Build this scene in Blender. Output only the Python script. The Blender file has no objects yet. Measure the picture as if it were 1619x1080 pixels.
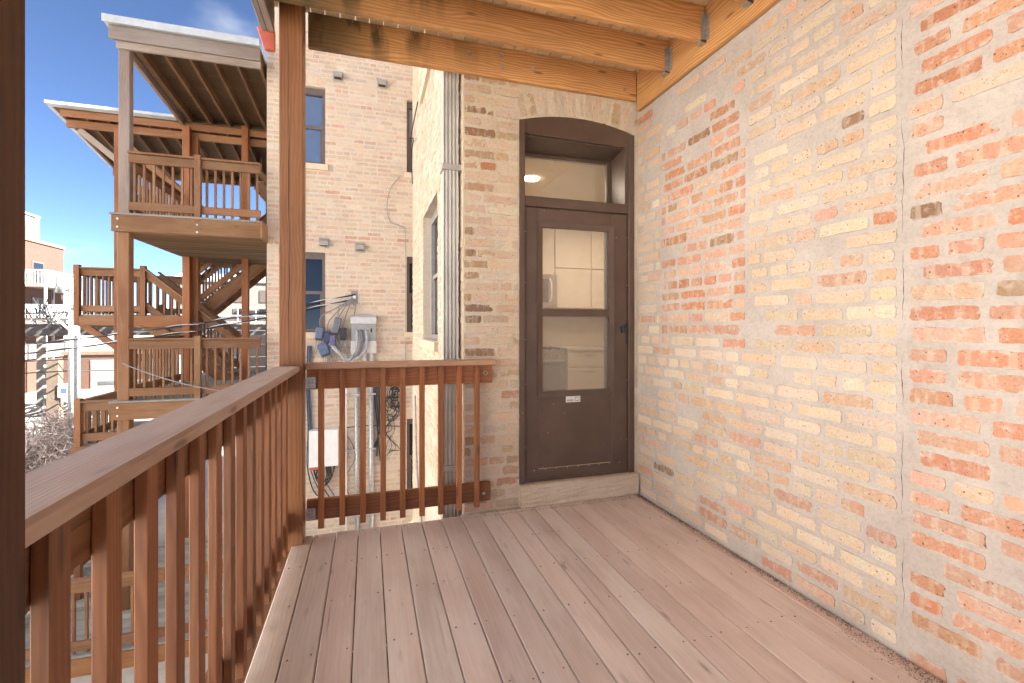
import bpy, bmesh, math, random
import numpy as np
from mathutils import Vector, Matrix
R = math.radians
scene = bpy.context.scene
col = scene.collection

# ------------------------------------------------------------------ camera, sky, sun, exposure
cam_d = bpy.data.cameras.new('camera'); cam = bpy.data.objects.new('camera', cam_d); col.objects.link(cam)
cam.location = (0, 0, 1.4)
YAW = math.atan(227.5 / 735)
cam.rotation_euler = (R(90), 0, -YAW)
cam_d.sensor_width = 36; cam_d.lens = 36 * 735 / 1619
cam_d.shift_y = -23 / 1619
cam_d.clip_start = 0.02; cam_d.clip_end = 2000
scene.camera = cam

SUN_EL, SUN_ROT = 42, 113
CLOUD_SEED = 8.5
world = bpy.data.worlds.new("World"); scene.world = world; world.use_nodes = True
wn = world.node_tree.nodes; wl = world.node_tree.links
sky = wn.new('ShaderNodeTexSky'); sky.sky_type = 'NISHITA'; sky.sun_disc = False
sky.sun_elevation = R(SUN_EL); sky.sun_rotation = R(SUN_ROT)
sky.air_density = .42; sky.dust_density = 0; sky.ozone_density = 3.2; sky.altitude = 1500
# thin drifting cloud, laid out on a plane high above and everywhere alike
def wnode(t, **k):
    x = wn.new(t)
    for a, b in k.items(): setattr(x, a, b)
    return x
w_tc = wnode('ShaderNodeTexCoord'); w_sep = wnode('ShaderNodeSeparateXYZ'); wl.new(w_tc.outputs['Generated'], w_sep.inputs[0])
w_z = wnode('ShaderNodeMath', operation='MAXIMUM'); wl.new(w_sep.outputs[2], w_z.inputs[0]); w_z.inputs[1].default_value = 0
w_z2 = wnode('ShaderNodeMath', operation='ADD'); wl.new(w_z.outputs[0], w_z2.inputs[0]); w_z2.inputs[1].default_value = .25
w_px = wnode('ShaderNodeMath', operation='DIVIDE'); wl.new(w_sep.outputs[0], w_px.inputs[0]); wl.new(w_z2.outputs[0], w_px.inputs[1])
w_py = wnode('ShaderNodeMath', operation='DIVIDE'); wl.new(w_sep.outputs[1], w_py.inputs[0]); wl.new(w_z2.outputs[0], w_py.inputs[1])
w_c = wnode('ShaderNodeCombineXYZ'); w_ox = wnode('ShaderNodeMath', operation='ADD'); wl.new(w_px.outputs[0], w_ox.inputs[0]); w_ox.inputs[1].default_value = .14; wl.new(w_ox.outputs[0], w_c.inputs[0]); wl.new(w_py.outputs[0], w_c.inputs[1]); w_c.inputs[2].default_value = CLOUD_SEED
w_n = wnode('ShaderNodeTexNoise'); wl.new(w_c.outputs[0], w_n.inputs['Vector']); w_n.inputs['Scale'].default_value = 1.9; w_n.inputs['Detail'].default_value = 5; w_n.inputs['Roughness'].default_value = .5
w_r = wnode('ShaderNodeMapRange', interpolation_type='SMOOTHSTEP'); wl.new(w_n.outputs[0], w_r.inputs[0]); w_r.inputs[1].default_value = .58; w_r.inputs[2].default_value = .78
w_m = wnode('ShaderNodeMix', data_type='RGBA'); wl.new(w_r.outputs[0], w_m.inputs[0]); wl.new(sky.outputs[0], w_m.inputs[6]); w_m.inputs[7].default_value = (2.6, 2.75, 3.0, 1)
wl.new(w_m.outputs[2], wn['Background'].inputs[0]); wn['Background'].inputs[1].default_value = 0.05
sun_d = bpy.data.lights.new('sun', 'SUN'); sun_d.energy = 5.0; sun_d.angle = R(0.5); sun_d.color = (1.0, 0.965, 0.90)
sun = bpy.data.objects.new('sun', sun_d); col.objects.link(sun)
tosun = Vector((math.sin(R(SUN_ROT)) * math.cos(R(SUN_EL)), math.cos(R(SUN_ROT)) * math.cos(R(SUN_EL)), math.sin(R(SUN_EL))))
sun.rotation_euler = tosun.to_track_quat('Z', 'Y').to_euler()
vs = scene.view_settings
vs.view_transform = 'Standard'; vs.look = 'None'; vs.gamma = 1; vs.use_curve_mapping = False
vs.exposure = 3.0
scene.render.engine = 'CYCLES'
scene.cycles.max_bounces = 8; scene.cycles.diffuse_bounces = 5; scene.cycles.transparent_max_bounces = 12
scene.cycles.use_denoising = True

def project(x, y, z):
    S, C = math.sin(YAW), math.cos(YAW)
    d = x * S + y * C
    if d < .05: return None
    return 809.5 + 735 * (x * C - y * S) / d, 517 + 735 * (1.4 - z) / d, d

# ------------------------------------------------------------------ materials
class NT:
    def __init__(s, name):
        s.m = bpy.data.materials.new(name); s.m.use_nodes = True
        s.t = s.m.node_tree; s.n = s.t.nodes; s.l = s.t.links
        s.b = s.n['Principled BSDF']; s.out = s.n['Material Output']
    def node(s, t, **k):
        x = s.n.new(t)
        for a, b in k.items(): setattr(x, a, b)
        return x
    def put(s, sock, v):
        if isinstance(v, bpy.types.NodeSocket): s.l.new(v, sock)
        else: sock.default_value = v
    def math(s, op, a, b=0, clamp=False):
        x = s.node('ShaderNodeMath', operation=op, use_clamp=clamp); s.put(x.inputs[0], a); s.put(x.inputs[1], b); return x.outputs[0]
    def vmath(s, op, a, b=None):
        x = s.node('ShaderNodeVectorMath', operation=op); s.put(x.inputs[0], a)
        if b is not None:
            if op == 'SCALE': s.put(x.inputs[3], b)
            else: s.put(x.inputs[1], b)
        return x.outputs[0]
    def mix(s, f, a, b, mode='MIX'):
        x = s.node('ShaderNodeMix', data_type='RGBA', blend_type=mode); s.put(x.inputs[0], f)
        for i, v in ((6, a), (7, b)):
            if isinstance(v, tuple) and len(v) == 3: v = (*v, 1)
            s.put(x.inputs[i], v)
        return x.outputs[2]
    def noise(s, vec, scale, detail=4, rough=.55, dist=0):
        x = s.node('ShaderNodeTexNoise'); s.put(x.inputs['Vector'], vec)
        x.inputs['Scale'].default_value = scale; x.inputs['Detail'].default_value = detail
        x.inputs['Roughness'].default_value = rough; x.inputs['Distortion'].default_value = dist
        return x.outputs[0]
    def ramp(s, f, stops):
        x = s.node('ShaderNodeValToRGB'); s.put(x.inputs[0], f); e = x.color_ramp.elements
        while len(e) < len(stops): e.new(.5)
        for el, (p, c) in zip(e, stops):
            el.position = p; el.color = (*c, 1) if isinstance(c, tuple) else (c, c, c, 1)
        return x.outputs[0]
    def step(s, v, lo, hi):
        x = s.node('ShaderNodeMapRange', interpolation_type='SMOOTHSTEP'); s.put(x.inputs[0], v)
        x.inputs[1].default_value = lo; x.inputs[2].default_value = hi; return x.outputs[0]
    def coords(s):
        tc = s.node('ShaderNodeTexCoord'); oi = s.node('ShaderNodeObjectInfo')
        off = s.node('ShaderNodeCombineXYZ')
        s.l.new(s.math('MULTIPLY', oi.outputs['Random'], 37.0), off.inputs[0]); s.l.new(s.math('MULTIPLY', oi.outputs['Random'], 91.0), off.inputs[1])
        s.l.new(s.math('MULTIPLY', oi.outputs['Random'], 53.0), off.inputs[2])
        s.off_x = s.math('MULTIPLY', oi.outputs['Random'], 17.0); s.oi = oi; s.obj = tc.outputs['Object']; s.off = off.outputs[0]
        return s.vmath('ADD', tc.outputs['Object'], off.outputs[0])
    def bump(s, h, strength=.3, dist=.002):
        x = s.node('ShaderNodeBump'); x.inputs['Strength'].default_value = strength; x.inputs['Distance'].default_value = dist
        s.put(x.inputs['Height'], h); s.l.new(x.outputs[0], s.b.inputs['Normal'])
    def base(s, c): s.put(s.b.inputs['Base Color'], (*c, 1) if isinstance(c, tuple) and len(c) == 3 else c)
    def rough(s, r): s.put(s.b.inputs['Roughness'], r)

def wood(name, dark, light, ring=.5, rough=.7, weather=None, wamt=.4, gloss=.5, ringscale=26, var=.28, stain=False):
    t = NT(name); v = t.coords()
    warp = t.noise(t.vmath('MULTIPLY', v, (1.1, 5, 5)), 1.0, 2)
    wv = t.vmath('ADD', t.vmath('MULTIPLY', v, (.10, 1, 1)), t.vmath('SCALE', t.mixvec(warp) if hasattr(t, 'mixvec') else t.node_comb(warp), .06))
    w = t.node('ShaderNodeTexWave', wave_type='RINGS', rings_direction='X', wave_profile='SIN')
    t.l.new(wv, w.inputs['Vector']); w.inputs['Scale'].default_value = ringscale
    w.inputs['Distortion'].default_value = 2.2; w.inputs['Detail'].default_value = 2; w.inputs['Detail Scale'].default_value = 1.2
    fine = t.noise(t.vmath('MULTIPLY', v, (2.5, 90, 90)), 1.0, 5, .65)
    big = t.noise(t.vmath('MULTIPLY', v, (1.2, 4, 4)), 1.0, 3)
    f = t.math('ADD', t.math('MULTIPLY', w.outputs[0], ring), t.math('MULTIPLY', fine, 1 - ring))
    c = t.mix(f, dark, light)
    c = t.mix(t.math('MULTIPLY', t.step(big, .35, .75), .35), c, tuple(x * .62 for x in dark))
    # knots
    kv = t.vmath('MULTIPLY', v, (2.2, 9, 9))
    vo = t.node('ShaderNodeTexVoronoi'); t.l.new(kv, vo.inputs['Vector']); vo.inputs['Scale'].default_value = 1.0
    k = t.step(vo.outputs['Distance'], .13, .05)
    c = t.mix(t.math('MULTIPLY', k, .75), c, tuple(x * .3 for x in dark))
    # fine checks (dark hairline splits along the grain)
    ch = t.step(t.noise(t.vmath('MULTIPLY', v, (.9, 60, 60)), 1.0, 2, .4), .70, .78)
    c = t.mix(t.math('MULTIPLY', ch, .55), c, tuple(x * .25 for x in dark))
    if weather:
        wm = t.noise(t.vmath('MULTIPLY', v, (.9, 3, 3)), 1.0, 5, .6)
        wm2 = t.noise(t.vmath('MULTIPLY', v, (3, 40, 40)), 1.0, 4, .6)
        m = t.math('MULTIPLY', t.step(t.math('ADD', wm, t.math('MULTIPLY', wm2, .35)), .50, .86), wamt, True)
        c = t.mix(m, c, weather)
    if stain:                                            # wet algae stain creeping in from the open end of the joist
        sp = t.node('ShaderNodeSeparateXYZ'); t.l.new(t.obj, sp.inputs[0])
        m = t.step(sp.outputs[0], .35, -1.15); tp = t.step(sp.outputs[2], -.11, .12)
        sv = t.node('ShaderNodeCombineXYZ'); t.l.new(t.math('MULTIPLY', sp.outputs[0], 6.5), sv.inputs[0]); t.l.new(t.math('MULTIPLY', sp.outputs[2], 2.2), sv.inputs[2]); t.l.new(t.off_x, sv.inputs[1])
        st = t.step(t.noise(sv.outputs[0], 1.0, 3, .5), .46, .66)
        end = t.step(sp.outputs[0], -.62, -1.15)
        k2 = t.math('ADD', t.math('MULTIPLY', m, t.math('MULTIPLY', st, t.math('ADD', .4, tp))), t.math('MULTIPLY', end, .9), True)
        c = t.mix(t.math('MULTIPLY', k2, .9), c, (.055, .04, .014))
    c = t.mix(1.0, c, t.oi.outputs['Color'], 'MULTIPLY')
    hv = t.math('ADD', 1 - var / 2, t.math('MULTIPLY', t.oi.outputs['Random'], var))
    cc = t.node('ShaderNodeCombineColor')
    for i in range(3): t.l.new(hv, cc.inputs[i])
    c = t.mix(1.0, c, cc.outputs[0], 'MULTIPLY')
    t.base(c)
    t.rough(t.math('ADD', rough - .08, t.math('MULTIPLY', fine, .2)))
    t.b.inputs['Specular IOR Level'].default_value = gloss
    t.bump(t.math('SUBTRACT', t.math('ADD', fine, t.math('MULTIPLY', w.outputs[0], .4)), t.math('MULTIPLY', ch, 1.5)), .35, .0015)
    return t.m
def node_comb(s, f):
    x = s.node('ShaderNodeCombineXYZ')
    s.l.new(f, x.inputs[1]); s.l.new(f, x.inputs[2]); return x.outputs[0]
NT.node_comb = node_comb

M = {}
M['stain'] = wood('stained_cedar', (.115, .042, .015), (.265, .112, .040), .4, .55, weather=(.31, .20, .12), wamt=.22)
M['rail_cap'] = wood('weathered_cap', (.30, .185, .135), (.44, .30, .23), .3, .6, weather=(.50, .42, .37), wamt=.6)
M['deck'] = wood('deck_paint', (.58, .46, .40), (.70, .58, .515), .26, .62, weather=(.77, .69, .63), wamt=.8, ringscale=18, var=.10)
PINE = dict(dark=(.48, .195, .058), light=(.80, .46, .20), ring=.68, rough=.6, ringscale=30, weather=(.24, .12, .045), wamt=.34)
M['pine'] = wood('yellow_pine', **PINE); M['pine_wet'] = wood('stained_pine', stain=True, **PINE)
M['pine_pale'] = wood('pale_pine_decking', (.66, .48, .28), (.80, .65, .43), .5, .65, ringscale=34)
M['far_wood'] = wood('faded_stain', (.122, .046, .0145), (.255, .107, .035), .42, .65, weather=(.33, .205, .11), wamt=.35)
M['grey_wood'] = wood('grey_weathered_wood', (.15, .115, .095), (.26, .21, .185), .35, .75, weather=(.31, .285, .275), wamt=.55)
M['far_deck'] = wood('grey_deck', (.20, .19, .175), (.31, .30, .28), .3, .75, weather=(.36, .36, .34), wamt=.5)
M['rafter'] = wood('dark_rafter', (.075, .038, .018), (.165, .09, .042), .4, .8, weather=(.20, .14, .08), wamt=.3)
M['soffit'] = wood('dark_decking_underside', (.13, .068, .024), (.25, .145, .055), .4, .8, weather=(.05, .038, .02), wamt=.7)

def brick_mat(name, attr):
    t = NT(name); v = t.coords()
    if attr:
        a = t.node('ShaderNodeAttribute', attribute_name='tint'); colr = a.outputs[0]
        v = t.obj
    else: colr = t.oi.outputs['Color']
    n1 = t.noise(t.vmath('MULTIPLY', v, (1, .5, 1)), 11, 4, .6); n2 = t.noise(v, 95, 5, .7); n3 = t.noise(v, 30, 3, .6); n4 = t.noise(v, 260, 3, .6)
    c = t.mix(t.math('MULTIPLY', t.step(n1, .40, .62), .5), colr, t.mix(1, colr, (1.06, .86, .72), 'MULTIPLY'))
    c = t.mix(t.math('MULTIPLY', t.step(n3, .50, .72), .5), c, (.64, .55, .46))
    c = t.mix(t.math('MULTIPLY', t.step(n2, .42, .66), .5), c, t.mix(1, c, (.74, .69, .64), 'MULTIPLY'))
    c = t.mix(t.math('MULTIPLY', t.step(n4, .5, .7), .3), c, t.mix(1, c, (.70, .66, .62), 'MULTIPLY'))
    band = t.noise(t.vmath('MULTIPLY', v, (26, 2.5, 2)), 1.0, 3, .6)
    c = t.mix(t.math('MULTIPLY', t.step(band, .50, .66), .45), c, (.57, .475, .37))
    pit = 0
    for sc_, lim in ((70, .86), (150, .84)):
        vo = t.node('ShaderNodeTexVoronoi'); t.l.new(t.vmath('ADD', v, t.vmath('SCALE', t.node_comb(n2), .006)), vo.inputs['Vector']); vo.inputs['Scale'].default_value = sc_
        sel = t.step(t.node_sep(vo.outputs['Color']), lim, lim + .04)
        pit = t.math('ADD', pit, t.math('MULTIPLY', t.step(vo.outputs['Distance'], .30, .10), sel), True)
    c = t.mix(t.math('MULTIPLY', pit, .7), c, (.12, .085, .06))
    if not attr:                                     # film of mortar dragged over the arrises
        tc = t.node('ShaderNodeTexCoord'); sp = t.node('ShaderNodeSeparateXYZ'); t.l.new(tc.outputs['Generated'], sp.inputs[0])
        fx = t.math('MULTIPLY', t.math('ABSOLUTE', t.math('SUBTRACT', sp.outputs[0], .5)), 2); fy = t.math('MULTIPLY', t.math('ABSOLUTE', t.math('SUBTRACT', sp.outputs[1], .5)), 2)
        e = t.math('MAXIMUM', t.math('POWER', fx, 4), fy)
        film = t.step(t.math('ADD', e, t.math('MULTIPLY', t.math('SUBTRACT', n3, .5), 1.3)), .74, 1.02)
        c = t.mix(t.math('MULTIPLY', film, .75), c, (.56, .48, .415))
        crk = t.math('MULTIPLY', t.step(e, .88, .96), t.step(n1, .50, .60))
        c = t.mix(t.math('MULTIPLY', crk, .6), c, (.17, .115, .08))
    t.base(c); t.rough(.9); t.b.inputs['Specular IOR Level'].default_value = .25
    h = t.math('SUBTRACT', t.math('ADD', t.math('ADD', t.math('MULTIPLY', n2, .7), t.math('MULTIPLY', n4, .3)), n3), t.math('MULTIPLY', pit, 1.6))
    t.bump(h, .8, .005)
    return t.m
def node_sep(s, c):
    x = s.node('ShaderNodeSeparateColor'); s.l.new(c, x.inputs[0]); return x.outputs[0]
NT.node_sep = node_sep
M['brick'] = brick_mat('clay_brick', False); M['brick_run'] = brick_mat('clay_brick_run', True)

def mortar_mat(name, a, b, sc=1, rel=.6):
    t = NT(name); v = t.coords(); v = t.obj
    n1 = t.noise(v, 4 * sc, 6, .65); n2 = t.noise(v, 60 * sc, 5, .7); n3 = t.noise(v, 300, 2, .5); n5 = t.noise(v, 18 * sc, 4, .6)
    c = t.mix(t.step(n1, .32, .68), a, b)
    c = t.mix(t.math('MULTIPLY', t.step(n5, .52, .74), .4), c, t.mix(1, c, (.80, .74, .68), 'MULTIPLY'))
    c = t.mix(t.math('MULTIPLY', t.step(n2, .44, .66), .4), c, t.mix(1, c, (.74, .72, .70), 'MULTIPLY'))
    t.base(c); t.rough(.93); t.b.inputs['Specular IOR Level'].default_value = .2
    t.bump(t.math('ADD', t.math('ADD', n2, t.math('MULTIPLY', n3, .4)), n5), rel, .005)
    return t.m
M['mortar'] = mortar_mat('mortar_beige', (.445, .39, .35), (.525, .465, .42))
M['mortar_warm'] = mortar_mat('mortar_warm', (.58, .475, .335), (.66, .56, .42), 1, 1.0)
M['mortar_far'] = mortar_mat('mortar_far', (.58, .495, .40), (.64, .555, .455))
M['stone'] = mortar_mat('limestone_sill', (.62, .50, .36), (.69, .58, .44))
M['concrete'] = mortar_mat('concrete', (.40, .38, .35), (.50, .48, .44), .2)

def simple(name, c, rough=.6, metal=0, nscale=20, var=.15, spec=.5, bump=.15):
    t = NT(name); v = t.coords()
    n = t.noise(v, nscale, 5, .6)
    cc = t.mix(t.step(n, .3, .7), tuple(x * (1 - var) for x in c), tuple(min(1, x * (1 + var)) for x in c))
    cc = t.mix(1, cc, t.oi.outputs['Color'], 'MULTIPLY')
    t.base(cc); t.rough(t.math('ADD', rough - .07, t.math('MULTIPLY', n, .14))); t.b.inputs['Metallic'].default_value = metal
    t.b.inputs['Specular IOR Level'].default_value = spec
    if bump: t.bump(t.noise(v, nscale * 4, 3), bump, .002)
    return t.m
def door_paint():
    t = NT('brown_door_paint'); v = t.coords()
    n = t.noise(v, 3.5, 5, .6); n2 = t.noise(v, 60, 3)
    c = t.mix(t.step(n, .35, .7), (.088, .054, .038), (.115, .072, .051))
    vo = t.node('ShaderNodeTexVoronoi'); t.l.new(v, vo.inputs['Vector']); vo.inputs['Scale'].default_value = 22
    sel = t.step(t.node_sep(vo.outputs['Color']), .90, .93)
    chip = t.math('MULTIPLY', t.step(vo.outputs['Distance'], .11, .06), sel)
    c = t.mix(t.math('MULTIPLY', chip, .8), c, (.45, .38, .32))
    c = t.mix(t.math('MULTIPLY', t.step(t.noise(v, 1.7, 4), .55, .72), .3), c, (.13, .095, .07))
    t.base(c); t.rough(t.math('ADD', .36, t.math('MULTIPLY', n, .2))); t.bump(n2, .12, .001)
    return t.m
M['door'] = door_paint()
M['galv'] = simple('galvanised_steel', (.46, .46, .45), .42, .7, 30, .2)
M['zinc'] = simple('downspout_metal', (.46, .44, .41), .55, .2, 3, .12)
M['grey_paint'] = simple('grey_box_paint', (.42, .43, .43), .5, 0, 10, .08)
M['white_paint'] = simple('white_box_paint', (.76, .76, .75), .5, 0, 8, .05)
M['roof_edge'] = simple('white_metal_edge', (.46, .48, .50), .45, .1, 5, .1)
M['black'] = simple('black_rubber', (.025, .025, .028), .5, 0, 20, .2)
M['cable_grey'] = simple('grey_cable', (.25, .25, .26), .5, 0, 20, .2)
M['blue'] = simple('blue_enclosure', (.085, .12, .21), .5, 0, 20, .2)
M['red_paint'] = simple('red_paint', (.50, .115, .07), .55, 0, 12, .12)
M['win_frame'] = simple('window_frame_paint', (.13, .10, .09), .5, 0, 12, .12)
M['alu_frame'] = simple('grey_window_frame', (.30, .28, .28), .5, 0, 12, .12)
M['sky_tint'] = simple('sky_tinted_blind', (.44, .50, .60), .8, 0, 5, .05)  # blue-grey carries the sky's reflection
M['pole'] = simple('bleached_pole', (.60, .57, .53), .8, 0, 8, .2)
M['dish'] = simple('dish_white', (.70, .70, .70), .5, 0, 8, .05)
M['orange_wall'] = simple('orange_brick_wall', (.125, .070, .054), .9, 0, 8, .12, .2)
M['tan_wall'] = simple('tan_wall', (.18, .135, .10), .9, 0, 6, .12, .2)
M['pale_wall'] = simple('pale_wall', (.24, .22, .20), .9, 0, 4, .12, .2)
M['siding'] = simple('white_siding', (.20, .21, .22), .7, 0, 4, .06, .3)
M['steel_dark'] = simple('rail_steel', (.10, .085, .075), .7, .2, 5, .3)
M['vine'] = simple('dry_vine', (.50, .41, .36), .9, 0, 9, .35, .2)
M['fence_wire'] = simple('fence_wire', (.45, .45, .44), .5, .4, 9, .2)
M['cabinet'] = simple('cabinet_cream', (.66, .57, .46), .5, 0, 3, .03, .4, .0)
M['kitchen_wall'] = simple('kitchen_plaster', (.60, .51, .40), .9, 0, 3, .04, .2, .0)
M['appliance'] = simple('stainless_appliance', (.36, .31, .26), .35, .4, 6, .08, .5, .0)
M['sign_white'] = simple('label_white', (.74, .72, .69), .5, 0, 20, .03)
M['sign_grey'] = simple('label_print', (.32, .31, .30), .5, 0, 20, .1)
M['dumpster'] = simple('dumpster_grey', (.36, .37, .36), .6, 0, 4, .15)
M['grit'] = simple('grit_grains', (.20, .145, .105), .9, 0, 4, .5, .2)
M['dust'] = simple('chalk_scuff', (.60, .55, .50), .95, 0, 30, .2, .2)
M['board_dark'] = simple('dark_gap', (.03, .025, .02), .9)
M['nail'] = simple('nail_head', (.16, .12, .10), .5, .5)
M['graffiti'] = simple('graffiti_blue', (.05, .08, .30), .6)
def asphalt():
    t = NT('asphalt'); t.coords(); v = t.obj
    n1 = t.noise(v, .35, 5, .6); n2 = t.noise(v, 12, 4)
    c = t.mix(t.step(n1, .35, .7), (.15, .14, .13), (.23, .215, .20)); c = t.mix(t.math('MULTIPLY', n2, .4), c, (.09, .085, .08))
    t.base(c); t.rough(.9); t.bump(n2, .3, .01); return t.m
M['asphalt'] = asphalt()
M['ground'] = mortar_mat('ground_concrete', (.36, .34, .31), (.44, .42, .385), .08)
def glass(name, tint=(1, 1, 1), refl=.10, mixf=.0, body=(.02, .025, .04)):
    t = NT(name)
    tr = t.node('ShaderNodeBsdfTransparent'); tr.inputs[0].default_value = (*tint, 1)
    gl = t.node('ShaderNodeBsdfGlossy'); gl.inputs['Roughness'].default_value = .015
    fr = t.node('ShaderNodeFresnel'); fr.inputs[0].default_value = 1.5
    f = t.math('ADD', t.math('MULTIPLY', fr.outputs[0], 1.3), refl, True)
    mx = t.node('ShaderNodeMixShader'); t.l.new(f, mx.inputs[0]); t.l.new(tr.outputs[0], mx.inputs[1]); t.l.new(gl.outputs[0], mx.inputs[2])
    if mixf:                                             # pale diffuse veil mixed over the pane, varied by noise
        v = t.coords(); n = t.noise(t.obj, 5, 5, .6); df = t.node('ShaderNodeBsdfDiffuse'); df.inputs[0].default_value = (.60, .54, .47, 1)
        m2 = t.node('ShaderNodeMixShader'); t.l.new(t.math('ADD', mixf * .75, t.math('MULTIPLY', n, mixf * .5)), m2.inputs[0]); t.l.new(mx.outputs[0], m2.inputs[1]); t.l.new(df.outputs[0], m2.inputs[2]); mx = m2
    t.l.new(mx.outputs[0], t.out.inputs[0]); return t.m
M['clear_pane'] = glass('window_pane', (.9, .92, .95), .10)
M['glass'] = glass('clear_glass', (.93, .92, .90), .02, .14)
M['glass_screen'] = glass('screened_glass', (.74, .72, .68), .03, .19)
def darkglass():
    t = NT('window_glass'); t.coords()
    t.base((.015, .018, .025)); t.rough(.05); t.b.inputs['Specular IOR Level'].default_value = .45; return t.m
M['win_glass'] = darkglass()
def emit(name, c, s):
    t = NT(name); t.b.inputs['Emission Color'].default_value = (*c, 1); t.b.inputs['Emission Strength'].default_value = s; t.base((.8, .8, .8)); return t.m
M['lamp'] = emit('ceiling_lamp_glow', (1, .86, .62), 5.0)

# ------------------------------------------------------------------ object helpers
W = {}
def setw(o, mw, parent=None):
    W[o] = mw
    if parent is not None:
        o.parent = parent; o.matrix_parent_inverse = W[parent].inverted()
    o.matrix_basis = mw
def link(name, mesh, mw, parent=None, mat=None, color=None):
    o = bpy.data.objects.new(name, mesh); col.objects.link(o)
    if mesh is not None and mat is not None and not mesh.materials: mesh.materials.append(mat)
    setw(o, mw, parent)
    if color: o.color = (*color, 1)
    return o
def thing(name, loc, label, cat, group=None):
    o = link(name, None, Matrix.Translation(loc)); o.empty_display_size = .1
    return tag(o, label, cat, group)
def tag(o, label, cat, group=None, kind=None):
    if label: o['label'] = label
    if cat: o['category'] = cat
    if group: o['group'] = group
    if kind: o['kind'] = kind
    return o
_bc = {}
def boxmesh(l, w, h, mat, bev=.003, jit=0):
    k = (round(l, 4), round(w, 4), round(h, 4), mat.name, bev)
    if k in _bc: return _bc[k]
    bm = bmesh.new(); bmesh.ops.create_cube(bm, size=1)
    for v in bm.verts: v.co = Vector((v.co.x * l, v.co.y * w, v.co.z * h))
    b = min(bev, l * .3, w * .3, h * .3)
    if b > 0: bmesh.ops.bevel(bm, geom=bm.edges[:], offset=b, segments=1, affect='EDGES')
    me = bpy.data.meshes.new('board_mesh'); bm.to_mesh(me); bm.free(); me.materials.append(mat)
    _bc[k] = me; return me
def frame(a, b, up=Vector((0, 0, 1))):
    a, b = Vector(a), Vector(b); x = (b - a).normalized()
    if abs(x.dot(up)) > .99: up = Vector((0, 1, 0))
    y = up.cross(x).normalized(); z = x.cross(y)
    return Matrix((( x.x, y.x, z.x, 0), (x.y, y.y, z.y, 0), (x.z, y.z, z.z, 0), (0, 0, 0, 1))), (b - a).length
def beam(name, a, b, w, h, mat, parent=None, color=None, bev=.003, up=Vector((0, 0, 1)), roll=0):
    rot, L = frame(a, b, up)
    mw = Matrix.Translation((Vector(a) + Vector(b)) / 2) @ rot @ Matrix.Rotation(roll, 4, 'X')
    return link(name, boxmesh(L, w, h, mat, bev), mw, parent, None, color)
def box(name, lo, hi, mat, parent=None, color=None, bev=.003):
    """axis aligned; the local x axis (grain) runs along the longest side"""
    lo, hi = Vector(lo), Vector(hi); d = hi - lo; c = (lo + hi) / 2
    if d.x >= d.y and d.x >= d.z: me, rot = boxmesh(d.x, d.y, d.z, mat, bev), Matrix.Identity(4)
    elif d.y >= d.z: me, rot = boxmesh(d.y, d.x, d.z, mat, bev), Matrix.Rotation(R(90), 4, 'Z')
    else: me, rot = boxmesh(d.z, d.y, d.x, mat, bev), Matrix.Rotation(R(-90), 4, 'Y')
    return link(name, me, Matrix.Translation(c) @ rot, parent, None, color)
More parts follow.
